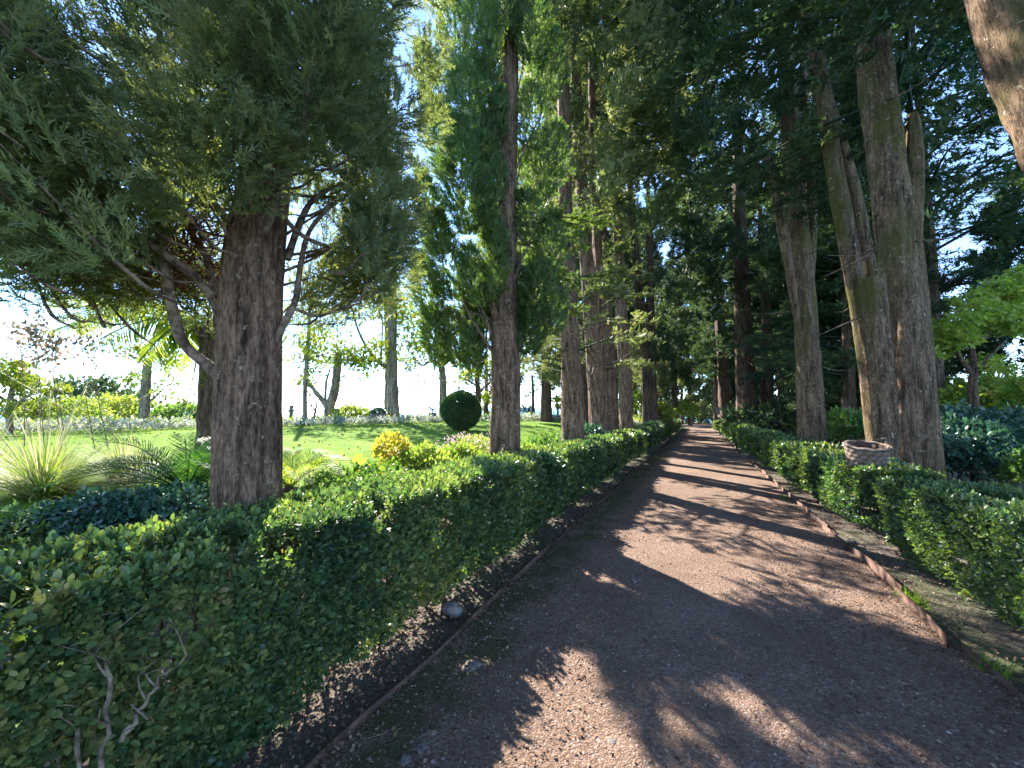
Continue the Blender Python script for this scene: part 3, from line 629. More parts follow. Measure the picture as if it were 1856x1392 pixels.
# hanging left and right skirts of the crown
for (px, py, d, n) in [(60, 420, 2.5, 230), (130, 450, 2.7, 230), (200, 480, 2.9, 240), (270, 505, 3.1, 240), (320, 520, 3.4, 150), (20, 380, 2.3, 240), (110, 400, 2.4, 260), (200, 430, 2.5, 260), (40, 280, 2.2, 260), (160, 300, 2.3, 260),
                       (230, 360, 2.5, 240), (600, 530, 3.6, 200), (660, 520, 3.7, 220), (705, 510, 3.8, 170), (580, 500, 3.3, 160), (670, 470, 3.5, 180), (700, 430, 3.7, 180), (640, 430, 3.4, 160), (380, 250, 2.2, 260), (330, 290, 2.2, 200), (440, 300, 2.2, 200),
                       (90, 160, 2.3, 260), (200, 120, 2.4, 220), (30, 60, 2.3, 260), (600, 300, 3.2, 170), (680, 330, 3.5, 200), (690, 250, 3.6, 150), (620, 180, 3.2, 170), (550, 230, 3.0, 150), (560, 80, 3.0, 160), (650, 60, 3.2, 160), (250, 30, 2.4, 200), (470, 60, 2.4, 200), (520, 150, 2.6, 170), (420, 180, 2.3, 170)]:
    c = at(px, py, d); out = nrm((c - T1) * [1, 1, 0]); ax = out * .6 + np.array([0, 0, .7]) + rng.normal(size=3) * .2
    plume(gf, c - ax * .3, ax, .6, .27, int(n * 1.25), .125, SPRAY, .5, .5)
    b0 = c - ax * .35 - out * .25
    tubes(gt, spline([b0, (b0 + c) / 2 + [0, 0, -.08] + rng.normal(size=3) * .05, c], 8), np.interp(np.linspace(0, 1, 8), [0, .4, 1], [.003, .013, .003]), 5)
part('crown', gf, M['cyp'], root1)
part('twigs', gt, M['branch'], root1, kind='stuff')
for i in range(260):      # rust-brown dead tangle beside the trunk
    c = at(rng.uniform(280, 400), rng.uniform(395, 520), d1 - .05 + .3 * rng.random()); dv = rdir(1)[0]
    tubes(gr, spline([c, c + dv * .1 + rng.normal(size=3) * .02, c + dv * .17 + rng.normal(size=3) * .05], 5), [.0055, .005, .004, .003, .002], 4, rng.random())
part('dead_twigs', gr, M['rust'], root1, kind='stuff')

rng = np.random.default_rng(22)
# ---- second cypress
T2 = G(-2.9, 5.95); d2 = dtree(T2)
root2 = thing('cypress_tree', 'second left cypress with upright green plumes hanging beside its trunk', 'tree', T2)
gg = Geo(); trunk(gg, [T2 - [0, 0, .1], at(914, 825, d2), at(916, 680, d2), at(914, 540, d2), at(918, 300, d2), at(922, 60, d2), at(925, -300, d2), at(928, -700, d2)],
                  [.27, .255, .245, .21, .185, .17, .14, .08], 70, .06, 2, .15, .05, .06)
part('trunk', gg, M['bark'], root2, True)
for pts, r0 in [([(895, 640), (868, 600), (845, 555), (838, 520)], .035), ([(893, 610), (872, 555), (850, 505), (835, 470)], .028), ([(890, 580), (840, 560), (825, 555)], .018),
                ([(905, 520), (880, 420), (860, 330), (850, 250)], .024), ([(900, 400), (885, 300), (870, 200), (860, 120)], .022), ([(925, 520), (955, 450), (975, 400)], .026), ([(925, 330), (960, 250), (985, 200)], .022),
                ([(905, 330), (893, 250), (880, 140)], .016)]:
    P = np.array([at(px, py, d2 - .1) for px, py in pts]); gg = Geo(); tubes(gg, spline(P, 16), np.linspace(r0, r0 * .45, 16), 7); part('branch', gg, M['branch'], root2, True)
gf = Geo(); gt = Geo()
for (px, py, q, L, rad, n) in [(905, 450, -.33, .9, .16, 160), (903, 340, -.33, .9, .16, 160), (905, 230, -.33, .9, .16, 160), (800, 640, .2, 1.1, .30, 420), (835, 640, .1, 1.1, .30, 420), (862, 650, .1, .8, .24, 260), (790, 560, .1, 1.3, .32, 460), (830, 520, -.3, 1.6, .34, 560), (870, 530, -.3, 1.0, .24, 260), (800, 440, -.1, 1.6, .3, 460), (850, 400, -.5, 1.7, .36, 620),
                               (810, 300, -.1, 1.8, .34, 520), (855, 260, -.5, 1.6, .38, 600), (800, 210, .1, 1.7, .3, 420), (880, 380, -.5, .8, .2, 200), (830, 120, -.2, 1.8, .36, 480), (880, 100, -.4, 1.4, .34, 380), (920, 40, -.4, 1.4, .36, 380), (960, 100, -.2, 1.4, .36, 380),
                               (965, 560, 0, 1.0, .34, 380), (985, 480, .1, 1.2, .34, 380), (960, 420, 0, 1.0, .3, 260), (985, 330, .1, 1.3, .36, 360), (965, 250, 0, 1.2, .3, 300), (990, 160, .1, 1.4, .36, 360), (955, 620, .1, .8, .3, 300), (1000, 580, .2, .9, .26, 260), (930, 560, .4, 1.2, .3, 300), (900, 480, .5, 1.6, .35, 350), (900, 300, .5, 1.6, .35, 350), (893, 520, -.35, 1.1, .2, 240), (888, 420, -.35, 1.2, .24, 300), (886, 320, -.35, 1.2, .24, 300), (892, 220, -.35, 1.2, .22, 280), (888, 130, -.35, 1.2, .24, 280), (860, 300, .6, 1.6, .4, 260), (945, 380, .6, 1.6, .36, 240), (900, 570, .6, 1.2, .45, 420), (875, 600, .6, 1.0, .4, 380), (925, 585, .7, 1.2, .45, 420), (860, 560, .8, 1.2, .4, 340), (905, 520, .9, 1.4, .4, 340), (840, -20, 0, 2, .5, 420), (950, -30, 0, 2, .5, 420), (890, -120, -.3, 2.2, .6, 420), (880, -250, 0, 2.4, .6, 380), (950, -250, 0, 2.4, .6, 380)]:
    if px < 845: q += .22
    c = at(px, py, d2 + q); out = (c - T2) * [1, 1, 0]; ax = np.array([0, 0, 1.]) + out * .2 + rng.normal(size=3) * .08
    plume(gf, c - [0, 0, .25], ax, L, rad * .92, int(n * 1.9), .14, SPRAY_M, .45 + .12 * rng.normal(), .5, .2)
    b0 = np.array([T2[0], T2[1], c[2] - .9]); tubes(gt, spline([b0 + nrm(out) * .12, (b0 + c) / 2, c + ax * L * .5], 8), np.linspace(.018, .004, 8), 5)
for i in range(70):
    px = rng.uniform(850, 905); py = rng.uniform(60, 560); b0 = at(905, py + 90, d2 - .12); c = at(px, py, d2 - .2 - .3 * rng.random())
    tubes(gt, spline([b0, (b0 + c) / 2 + rng.normal(size=3) * .05, c], 7), np.linspace(.009, .003, 7), 4)
for i in range(16):
    z = 2.7 + 2.4 * rng.random(); a = R(90) + rng.normal() * .5; L = 1.0 + .9 * rng.random(); dv = np.array([math.cos(a), math.sin(a), .2]); c = np.array([T2[0] + .15 * math.cos(a), T2[1] + .15, z])
    bough(gf, c + dv * L * .35, dv, L * .75, L * .3, 46, .18, SPRAY_F, .3, .5); tubes(gt, spline([c, c + dv * L * .5, c + dv * L - [0, 0, .2 * L]], 6), np.linspace(.022, .006, 6), 5)
part('crown', gf, M['cypg'], root2); part('twigs', gt, M['branch'], root2, kind='stuff')

rng = np.random.default_rng(23)
# ---- shared crowns for the avenue
def tall_crown(z0, z1, R0, nclump, nper, size, mat, name, seed, openlow=.35, tp=SPRAY_F, pw=.8):
    g = Geo()
    for i in range(nclump):
        t = rng.random() ** pw; z = z0 + (z1 - z0) * t; r = R0 * (1 - .55 * t) * (.3 + .7 * math.sqrt(rng.random())) * (openlow + (1 - openlow) * min(1, t * 3)); a = rng.uniform(0, 6.283)
        out = np.array([math.cos(a), math.sin(a), 0]); ax = out * .45 + np.array([0, 0, .8]) + rng.normal(size=3) * .25
        plume(g, out * r + [0, 0, z], ax, 1.0 + .6 * rng.random(), .38, nper, size, tp, .45 + .15 * rng.normal(), .5)
    return g.mesh(name, mat)
def tier_crown(z0, z1, R0, nb, nper, size, mat, name, tp=SPRAY_F):
    g = Geo()
    for i in range(nb):
        t = (i + rng.random()) / nb; z = z0 + (z1 - z0) * t; a = rng.uniform(0, 6.283); L = R0 * (1 - .6 * t) * (.7 + .5 * rng.random())
        dv = np.array([math.cos(a), math.sin(a), .12]); c = np.array([math.cos(a) * .3, math.sin(a) * .3, z])
        bough(g, c + dv * L * .2, dv, L * .85, L * .45, nper, size, tp, .18, .42 + .15 * rng.normal())
        tubes(g, spline([c, c + dv * L * .5, c + dv * L - [0, 0, .15 * L]], 6), np.linspace(.045, .008, 6), 5, .02)
    return g.mesh(name, mat)
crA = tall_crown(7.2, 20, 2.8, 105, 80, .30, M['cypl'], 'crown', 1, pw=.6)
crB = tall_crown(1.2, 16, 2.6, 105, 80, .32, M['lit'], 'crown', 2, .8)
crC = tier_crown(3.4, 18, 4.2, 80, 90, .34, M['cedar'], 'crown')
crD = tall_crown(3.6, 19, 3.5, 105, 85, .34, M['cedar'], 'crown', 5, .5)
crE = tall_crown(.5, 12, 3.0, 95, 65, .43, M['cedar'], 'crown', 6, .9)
print('crown tris', sum(len(m.polygons) for m in (crA, crB, crC, crD)))

def hanging(nb, name):
    g = Geo()
    for i in range(nb):
        z = 2.6 + 4.2 * rng.random(); a = rng.uniform(0, 6.283); L = 1.0 + 1.0 * rng.random(); dv = np.array([math.cos(a), math.sin(a), .25]); c = np.array([math.cos(a) * .2, math.sin(a) * .2, z])
        bough(g, c + dv * L * .35, dv, L * .75, L * .35, 42, .22, SPRAY_F, .3, .5 + .15 * rng.normal())
        tubes(g, spline([c, c + dv * L * .5, c + dv * L - [0, 0, .2 * L]], 6), np.linspace(.025, .006, 6), 5, .0)
    return g.mesh(name, M['cypl'])
crH = [hanging(26, 'hanging_foliage'), hanging(14, 'hanging_foliage')]
def avenue_tree(label, base, stems, crown, scale=1.0, rot=0., mat='bark', group=None, snags=0, nseg=30, flare=.3, cz=None, hang=None):
    root = thing('cypress_tree', label, 'tree', base, group); d = dtree(base)
    for si, (pts, rr) in enumerate(stems):
        P = [at(px, py, d + (q[0] if q else 0)) for px, py, *q in pts]
        if si == 0 or pts[0][1] > 730: P[0] = np.array([P[0][0], P[0][1], float(gz(P[0][0], P[0][1])) - .1])
        top = P[-1] + (P[-1] - P[-2]) / max(np.linalg.norm(P[-1] - P[-2]), .01) * (3.0 if rr[-1] > .07 and len(pts[-1]) < 4 else .01)
        P.append(top); rr = list(rr) + [rr[-1] * (.5 if rr[-1] > .07 else .9)]
        g = Geo(); trunk(g, P, rr, nseg if base[1] < 16 else 20, .08 if base[1] < 16 else .2, si + int(base[1] * 3), flare if si == 0 else .1, .07, .07); part('trunk', g, M[mat], root, True)
    r = np.random.default_rng(int(abs(base[1]) * 100))
    for i in range(snags):
        z = 2.5 + 5 * r.random(); a = r.uniform(0, 6.28); c = at(stems[0][0][-1][0] if False else 0, 0, d)
        k = r.random(); pl = np.array([at(px, py, d) for px, py, *q in stems[0][0]]); zz = pl[:, 2]; order = np.argsort(zz); c = np.array([np.interp(z, zz[order], pl[order, j]) for j in range(3)])
        dv = np.array([math.cos(a), math.sin(a), .35 * r.normal()]); L = .5 + 1.2 * r.random(); g = Geo()
        tubes(g, spline([c + dv * .05, c + dv * L * .5 + [0, 0, -.05], c + dv * L + [0, 0, .1 * r.normal()]], 8), np.linspace(.03, .006, 8), 6); part('dead_branch', g, M['branch'], root, True)
    if hang is not None:
        o = obj('hanging_foliage', crH[hang], root); o.rotation_euler.z = rot * 1.7
    if crown is not None:
        o = obj('crown', crown, root); o.rotation_euler.z = rot; o.scale = (scale, scale, scale)
        if cz: o.location = cz
    return root
def rowbase(px, X):
    d = onrow(px, X); return G(X, X / math.tan(math.atan2(*[ray(px, 738)[0][i] for i in (0, 1)])))
LG = 'cypresses lining the left side of the path'
def L_(px): return rowbase(px, -2.9)
avenue_tree('third left cypress with peeling grey bark, nearest beyond the plumed cypress', L_(1038), [([(1040, 800), (1036, 700), (1030, 560), (1026, 420), (1022, 200)], [.29, .27, .22, .18, .16])], crA, .85, .3, 'bark', LG, 5, hang=0)
avenue_tree('thick paler left cypress trunk leaning left, fourth in the row', L_(1085), [([(1088, 775), (1078, 660), (1066, 500), (1055, 350), (1045, 150)], [.29, .27, .23, .2, .17]), ([(1104, 770, .3), (1096, 640, .3), (1085, 480, .3), (1078, 330, .3), (1072, 120, .3)], [.17, .16, .15, .14, .12])], crA, 1.0, 1.7, 'bark', LG, 6, hang=1)
avenue_tree('slim dark left cypress between the pale thick trunk and the reddish trunk', L_(1112), [([(1114, 768), (1106, 640), (1098, 520), (1092, 400)], [.2, .19, .17, .14])], crA, .95, 2.9, 'barkd', LG, 3)
avenue_tree('reddish-brown straight left cypress trunk, sixth in the row', L_(1134), [([(1136, 764), (1130, 640), (1122, 480), (1116, 300), (1112, 100)], [.3, .27, .24, .2, .16])], crA, 1.3, 4.1, 'bark', LG, 6)
avenue_tree('dark twin-stemmed left cypress beside the pale columnar conifer', L_(1174), [([(1176, 758), (1172, 640), (1160, 540), (1150, 440), (1140, 300)], [.42, .34, .28, .22, .16]), ([(1182, 757), (1180, 640), (1178, 520), (1176, 400)], [.36, .3, .25, .2])], crD, 1.3, 5.2, 'barkd', LG, 4)
avenue_tree('far left dark cypress close to the end of the path', rowbase(1222, -3.0), [([(1222, 756), (1222, 700), (1220, 600)], [.5, .42, .35])], crD, 1.2, .9, 'barkd', LG)
RG = 'trees lining the right side of the path'
T = G(3.35, 9.2)
avenue_tree('massive mossy tree behind the basket with a sawn-off side stem', T, [([(1652, 880), (1640, 720), (1634, 560), (1612, 350), (1592, 170), (1575, 0), (1560, -160)], [.36, .31, .29, .27, .25, .23, .2]),
            ([(1612, 870, -.25), (1600, 700, -.25), (1588, 580, -.25), (1582, 508, -.25, 1)], [.17, .16, .155, .15]),
            ([(1648, 640, -.1), (1652, 450, -.12), (1657, 300, -.12), (1655, 214, -.12, 1)], [.10, .13, .13, .085]),
            ([(1690, 870, .3), (1672, 700, .25), (1660, 520, .2), (1645, 350, .15, 1)], [.19, .17, .15, .12])], crC, .95, .5, 'barkm', RG, 5, 44, .25, (.4, .3, 4.0))
avenue_tree('slender pale twin stems leaning left in front of the massive mossy tree', G(3.7, 11.0), [([(1598, 800), (1570, 640), (1535, 430), (1500, 220), (1478, 60), (1462, -60)], [.20, .17, .16, .15, .13, .11]),
            ([(1592, 560, .1), (1555, 380, .1), (1515, 230, .1), (1482, 120, .1)], [.12, .13, .12, .1])], None, 1, 0, 'barkm', RG, 2, 30, .15)
avenue_tree('lichen-spotted right trunk standing behind the third hedge block', G(3.2, 14.2), [([(1475, 815), (1466, 680), (1456, 540), (1444, 380), (1430, 200), (1418, 20)], [.36, .31, .28, .25, .22, .19]),
            ([(1456, 650, -.1), (1424, 450, -.35), (1402, 330, -.4), (1396, 290, -.4, 1)], [.06, .12, .11, .1]),
            ([(1462, 640, .05), (1472, 400, .2), (1462, 230, .2)], [.06, .13, .11])], crD, 1.0, 1.1, 'barkm', RG, 6, 36, .25, (-.6, .4, 3.2))
avenue_tree('heavy dark multi-stemmed cypress on the right with sunlit left edge', rowbase(1360, 3.2), [([(1360, 772), (1350, 650), (1346, 520), (1340, 380), (1335, 240)], [.7, .55, .45, .36, .28]), ([(1385, 770), (1392, 660), (1388, 560), (1380, 430)], [.4, .32, .26, .2])], crD, 1.55, 2.0, 'barkd', RG, 6)
avenue_tree('far right cypress with fluted reddish trunk lit on its left side', rowbase(1318, 3.1), [([(1322, 765), (1312, 690), (1306, 600), (1302, 500)], [.9, .62, .5, .4])], crD, 1.5, 3.0, 'barkd', RG)
avenue_tree('last right cypress near the grey sign', G(3.4, 52), [([(1300, 760), (1300, 700), (1298, 640)], [.5, .42, .36])], crD, 1.3, 4.4, 'barkd', RG)
avenue_tree('thick rough-barked trunk leaning in at the top right corner', G(4.6, 5.6), [([(2245, 1000), (2160, 700), (2032, 380), (1928, 120), (1870, -40), (1805, -220)], [.42, .38, .36, .34, .32, .28])], crC, .75, 1.4, 'barkm', None, 0, 50, .2, (0, 0, 4.5))

# sunlit branch broken off left of the lichen-spotted tree
g = Geo(); dd = dtree(G(3.2, 14.2)) - .4
tubes(g, spline([at(1396, 292, dd), at(1365, 265, dd), at(1335, 232, dd), at(1322, 210, dd)], 10), np.linspace(.11, .045, 10), 8)
o = [x for x in bpy.data.objects if x.get('label', '').startswith('lichen')][0]; part('broken_branch', g, M['stempale'], o, True)

# ---- wood behind: conifers on the lawn and on both sides, one object each
BG = 'conifers standing in the background'
def back_tree(px, d, crown, sc_, rot, label, tr=.35, mat='barkd', X=None):
    p = foot(px, d) if X is None else G(*X)
    root = thing('conifer_tree', label, 'tree', p, BG); g = Geo()
    trunk(g, [p - [0, 0, .1], p + [0, 0, 3], p + [0.1, 0, 8], p + [0, 0.1, 15 * sc_]], [tr, tr * .85, tr * .6, .06], 20, .25, int(px), .3, .06, .06)
    part('trunk', g, M[mat], root, True); o = obj('crown', crown, root); o.rotation_euler.z = rot; o.scale = (sc_,) * 3
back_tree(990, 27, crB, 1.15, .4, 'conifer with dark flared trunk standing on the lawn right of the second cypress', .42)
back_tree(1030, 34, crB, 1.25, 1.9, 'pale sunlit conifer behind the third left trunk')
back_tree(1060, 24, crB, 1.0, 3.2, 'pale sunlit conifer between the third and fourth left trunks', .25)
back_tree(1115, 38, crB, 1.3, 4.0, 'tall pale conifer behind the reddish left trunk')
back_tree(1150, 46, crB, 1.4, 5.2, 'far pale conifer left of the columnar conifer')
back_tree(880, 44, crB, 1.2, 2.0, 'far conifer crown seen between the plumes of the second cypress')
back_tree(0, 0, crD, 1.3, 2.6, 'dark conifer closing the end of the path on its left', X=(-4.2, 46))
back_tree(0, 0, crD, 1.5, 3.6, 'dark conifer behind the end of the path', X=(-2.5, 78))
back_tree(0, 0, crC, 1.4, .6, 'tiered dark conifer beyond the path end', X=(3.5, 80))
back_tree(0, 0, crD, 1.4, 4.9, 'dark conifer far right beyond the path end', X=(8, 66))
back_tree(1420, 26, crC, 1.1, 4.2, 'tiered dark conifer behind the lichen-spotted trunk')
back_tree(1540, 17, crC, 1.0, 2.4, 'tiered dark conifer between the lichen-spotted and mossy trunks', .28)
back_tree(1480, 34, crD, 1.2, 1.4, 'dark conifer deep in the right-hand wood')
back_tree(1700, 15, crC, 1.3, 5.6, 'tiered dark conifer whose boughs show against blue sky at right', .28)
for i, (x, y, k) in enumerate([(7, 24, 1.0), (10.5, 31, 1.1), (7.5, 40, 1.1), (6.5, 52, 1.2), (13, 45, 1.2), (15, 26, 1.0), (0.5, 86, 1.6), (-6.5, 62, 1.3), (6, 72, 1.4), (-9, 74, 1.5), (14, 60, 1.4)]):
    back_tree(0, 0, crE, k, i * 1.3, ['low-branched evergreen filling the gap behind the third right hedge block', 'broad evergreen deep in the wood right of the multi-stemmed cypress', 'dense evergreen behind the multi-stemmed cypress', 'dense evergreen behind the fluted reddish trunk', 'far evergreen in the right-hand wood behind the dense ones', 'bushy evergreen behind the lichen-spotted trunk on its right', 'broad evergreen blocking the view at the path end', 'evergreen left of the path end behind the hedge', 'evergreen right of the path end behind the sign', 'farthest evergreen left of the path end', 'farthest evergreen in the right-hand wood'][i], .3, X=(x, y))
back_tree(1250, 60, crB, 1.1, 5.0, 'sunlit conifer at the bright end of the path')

# pale columnar conifer by the path
p = G(-3.1, 36); p = rowbase(1198, -2.55)
root = thing('columnar_conifer', 'slim pale sunlit columnar conifer rising above the left hedge', 'tree', p); dd = dtree(p); hgt = at(1196, 648, dd)[2] - p[2]
g = Geo()
for i in range(60):
    t = rng.random(); a = rng.uniform(0, 6.28); rr = .75 * (1 - t * .75)
    plume(g, p + [math.cos(a) * rr * .6, math.sin(a) * rr * .6, .3 + t * (hgt - 1.2)], [math.cos(a) * .3, math.sin(a) * .3, 1], .9, .3, 70, .2, SPRAY_F, .75, .4)
part('crown', g, M['lit'], root); g = Geo(); tubes(g, [p, p + [0, 0, hgt * .8]], [.09, .03], 8); part('trunk', g, M['barkd'], root)

# ------------------------------------------------------------------ broadleaf trees on the seaward edge
def leafcloud(g, c, rad, n, size, tpl=PLANE, base=.5):
    q = rdir(n) * (rng.random(n) ** .4)[:, None] * np.asarray(rad)
    D = rng.normal(size=(n, 3)) * .6 + np.array([0, 0, -.5]) + nrm(q) * .5
    scatter(g, tpl, np.asarray(c) + q, D, rng.normal(size=(n, 3)) + np.array([0, 0, .8]), size * (.7 + .6 * rng.random(n)), np.clip(base + .5 * (rng.random(n) - .5), 0, 1))
def broad(name, label, px, d, limbs, clouds, mat='plane', bark='barkp', size=.2, group='plane trees along the seaward edge', seed=0, tpl=PLANE):
    p = foot(px, d); root = thing(name, label, 'tree', p, group)
    for i, (pts, r0, r1) in enumerate(limbs):
        P = [at(x, y, d + (q[0] if q else 0)) for x, y, *q in pts]
        if i == 0: P[0] = p - [0, 0, .08]
        g = Geo(); m = 20; k = spline(P, m); rad = np.linspace(r0, r1, m) * (1 + .06 * rng.normal(size=m)); tubes(g, k, rad, 10)
        part('trunk' if i == 0 else 'branch', g, M[bark], root, True)
    g = Geo(); gt = Geo()
    for x, y, rx, ry, n in clouds:
        for _ in range(4):
            c = at(x + rx * .5 * rng.normal(), y + ry * .5 * rng.normal(), d + rx * d / F * .6 * rng.normal())
            leafcloud(g, c, (rx * d / F * .6, rx * d / F * .6, ry * d / F * .55), n // 4, size, tpl)
            s = at(x, y + ry * .8, d); tubes(gt, spline([s, (s + c) / 2 + rng.normal(size=3) * .1, c], 6), np.linspace(.025, .006, 6), 4)
    part('crown', g, M[mat], root); part('twigs', gt, M['branch'], root, kind='stuff'); return root
broad('plane_tree', 'plane tree with thick straight trunk in the middle of the sea view', 714, 24, [([(715, 757), (712, 700), (711, 640), (712, 560), (715, 470)], .36, .2), ([(712, 665), (690, 660), (665, 630), (648, 595), (640, 560)], .13, .05), ([(690, 655), (692, 620), (694, 580)], .07, .04)],
      [(690, 610, 60, 40, 520), (740, 600, 50, 45, 480), (720, 540, 70, 40, 560), (650, 560, 45, 40, 360), (745, 660, 25, 20, 110), (690, 650, 28, 16, 90), (770, 570, 40, 40, 300), (640, 500, 60, 40, 300)])
broad('plane_tree', 'second trunk close behind the thick straight plane tree', 702, 27, [([(703, 752), (703, 690), (702, 620), (700, 540)], .24, .16)], [(705, 540, 50, 40, 300), (690, 500, 50, 40, 300)])
broad('plane_tree', 'plane tree left of the clipped ball with one limb reaching left', 803, 26, [([(804, 752), (803, 700), (801, 670), (797, 648)], .27, .2), ([(798, 660), (780, 655), (765, 662), (750, 645)], .12, .05), ([(799, 650), (795, 620), (796, 570)], .15, .08), ([(799, 655), (812, 640), (818, 600)], .1, .05)],
      [(770, 640, 40, 22, 260), (800, 600, 50, 40, 420), (760, 690, 35, 16, 70), (820, 640, 30, 25, 160), (830, 680, 40, 20, 120), (740, 650, 25, 15, 80)])
broad('plane_tree', 'low forked tree with bright yellow-green crown beside the jar', 602, 23, [([(602, 757), (596, 745), (606, 710), (611, 670), (614, 640)], .32, .2), ([(598, 748), (588, 730), (573, 712), (560, 695), (545, 680)], .2, .07), ([(590, 732), (590, 712), (592, 690), (598, 670)], .1, .05), ([(613, 685), (625, 680), (635, 668)], .05, .02)],
      [(600, 645, 55, 28, 700), (560, 655, 40, 30, 450), (640, 650, 35, 25, 380), (610, 610, 50, 30, 460), (560, 690, 28, 16, 160), (635, 690, 22, 12, 60), (580, 600, 50, 30, 300)], size=.17)
broad('young_tree', 'thin straight pale tree just right of the foreground trunk', 554, 20, [([(552, 762), (553, 700), (557, 640), (560, 590), (562, 540)], .12, .07), ([(557, 650), (545, 620), (530, 600)], .04, .02), ([(557, 640), (575, 620), (590, 605)], .04, .02)],
      [(540, 650, 28, 22, 150), (575, 630, 28, 22, 150), (560, 600, 35, 22, 160), (545, 570, 35, 22, 160)], size=.16)
broad('small_tree', 'little bare crooked tree silhouetted against the sea', 568, 25, [([(572, 752), (573, 738), (572, 728)], .08, .05), ([(572, 745), (565, 735), (560, 722), (562, 712)], .06, .02), ([(572, 732), (580, 722), (586, 716)], .04, .015), ([(566, 738), (556, 728), (552, 716)], .04, .015)],
      [(562, 712, 14, 8, 40), (575, 708, 14, 8, 40)], bark='barkd', size=.12, group=None)
broad('plane_tree', 'pale-trunked tree seen behind the palm fronds', 262, 16.5, [([(260, 762), (263, 720), (266, 680), (268, 650)], .2, .14), ([(265, 660), (250, 650), (235, 645)], .07, .03), ([(266, 655), (285, 640), (300, 635)], .08, .03), ([(264, 735), (285, 715), (300, 700)], .04, .015)],
      [(250, 640, 45, 22, 300), (290, 640, 45, 25, 320), (230, 680, 30, 18, 160), (310, 680, 45, 22, 240), (270, 610, 50, 22, 260), (330, 720, 30, 20, 90), (290, 715, 35, 20, 80)], size=.13)
broad('small_tree', 'low spreading yellow-green tree at the left picture edge', 22, 12, [([(20, 770), (18, 735), (22, 705)], .1, .06), ([(20, 745), (40, 725), (60, 715)], .05, .02), ([(20, 735), (-5, 715), (-20, 705)], .05, .02)],
      [(20, 685, 40, 25, 700), (60, 690, 35, 22, 460), (-20, 690, 40, 25, 460), (100, 702, 30, 9, 180), (75, 735, 30, 20, 240), (10, 735, 35, 16, 260), (25, 660, 30, 14, 240)], size=.11, group=None)
broad('plane_tree', 'leaning tree seen just left of the second cypress trunk', 868, 26, [([(866, 752), (867, 715), (864, 680), (868, 640)], .2, .14), ([(866, 712), (880, 700), (890, 690)], .09, .04), ([(865, 700), (850, 690), (838, 686)], .07, .03)],
      [(860, 665, 30, 14, 160), (880, 720, 18, 18, 180), (880, 640, 40, 25, 260)], bark='barkd')
broad('young_tree', 'thin tree seen through the gap right of the second cypress', 967, 33, [([(967, 752), (966, 725), (966, 705), (964, 680)], .16, .1), ([(966, 715), (955, 705), (950, 700)], .06, .02), ([(966, 712), (975, 703), (980, 690)], .06, .02)],
      [(955, 690, 18, 12, 90), (975, 685, 18, 14, 100), (950, 715, 10, 8, 40)], bark='barkd')
broad('small_tree', 'small yellow-green tree left of the third cypress trunk', 1012, 30, [([(1014, 752), (1010, 735), (1006, 722)], .1, .06)], [(1010, 728, 14, 10, 220), (1018, 720, 14, 9, 160)], bark='barkd', size=.18)

# ------------------------------------------------------------------ shrubs
def mound(name, label, cat, c, rad, n, size, mat, tpls, group=None, lump=.25, seed=1, core=None, up=.4, lift=0):
    u = rdir(int(n * 1.35)); u = u[u[:, 2] > -.25][:n]; n = len(u)
    r = (1 + lump * fbm(u * 2.1 + seed, seed, 3)) * (1 - rng.exponential(.08, n)); c = np.asarray(c, float)
    P = c + u * r[:, None] * np.asarray(rad); P[:, 2] = np.maximum(P[:, 2] + lift, gz(P[:, 0], P[:, 1]) + .02)
    D = u * .7 + np.array([0, 0, up]) + rng.normal(size=(n, 3)) * .45; g = Geo(); sh = np.clip(.45 + .3 * fbm(P * 2, seed + 4, 2) + .2 * rng.normal(size=n), 0, 1)
    for q, tp in enumerate(tpls):
        m = np.arange(n) % len(tpls) == q; scatter(g, tp, P[m], D[m], u[m] + .5 * rng.normal(size=(m.sum(), 3)), size * (.7 + .6 * rng.random(m.sum())), sh[m])
    root = thing(name, label, cat, G(c[0], c[1]), group); part('foliage', g, M[mat], root)
    gs = Geo()
    for i in range(9):
        a = rng.uniform(0, 6.28); e = c + np.array([math.cos(a) * rad[0] * .6, math.sin(a) * rad[1] * .6, rad[2] * .4]); b = G(c[0] + .1 * math.cos(a), c[1] + .1 * math.sin(a))
        tubes(gs, spline([b, (b + e) / 2 + [0, 0, .05], e], 6), np.linspace(.014, .004, 6), 5)
    part('stems', gs, M['branch'], root, kind='stuff'); return root
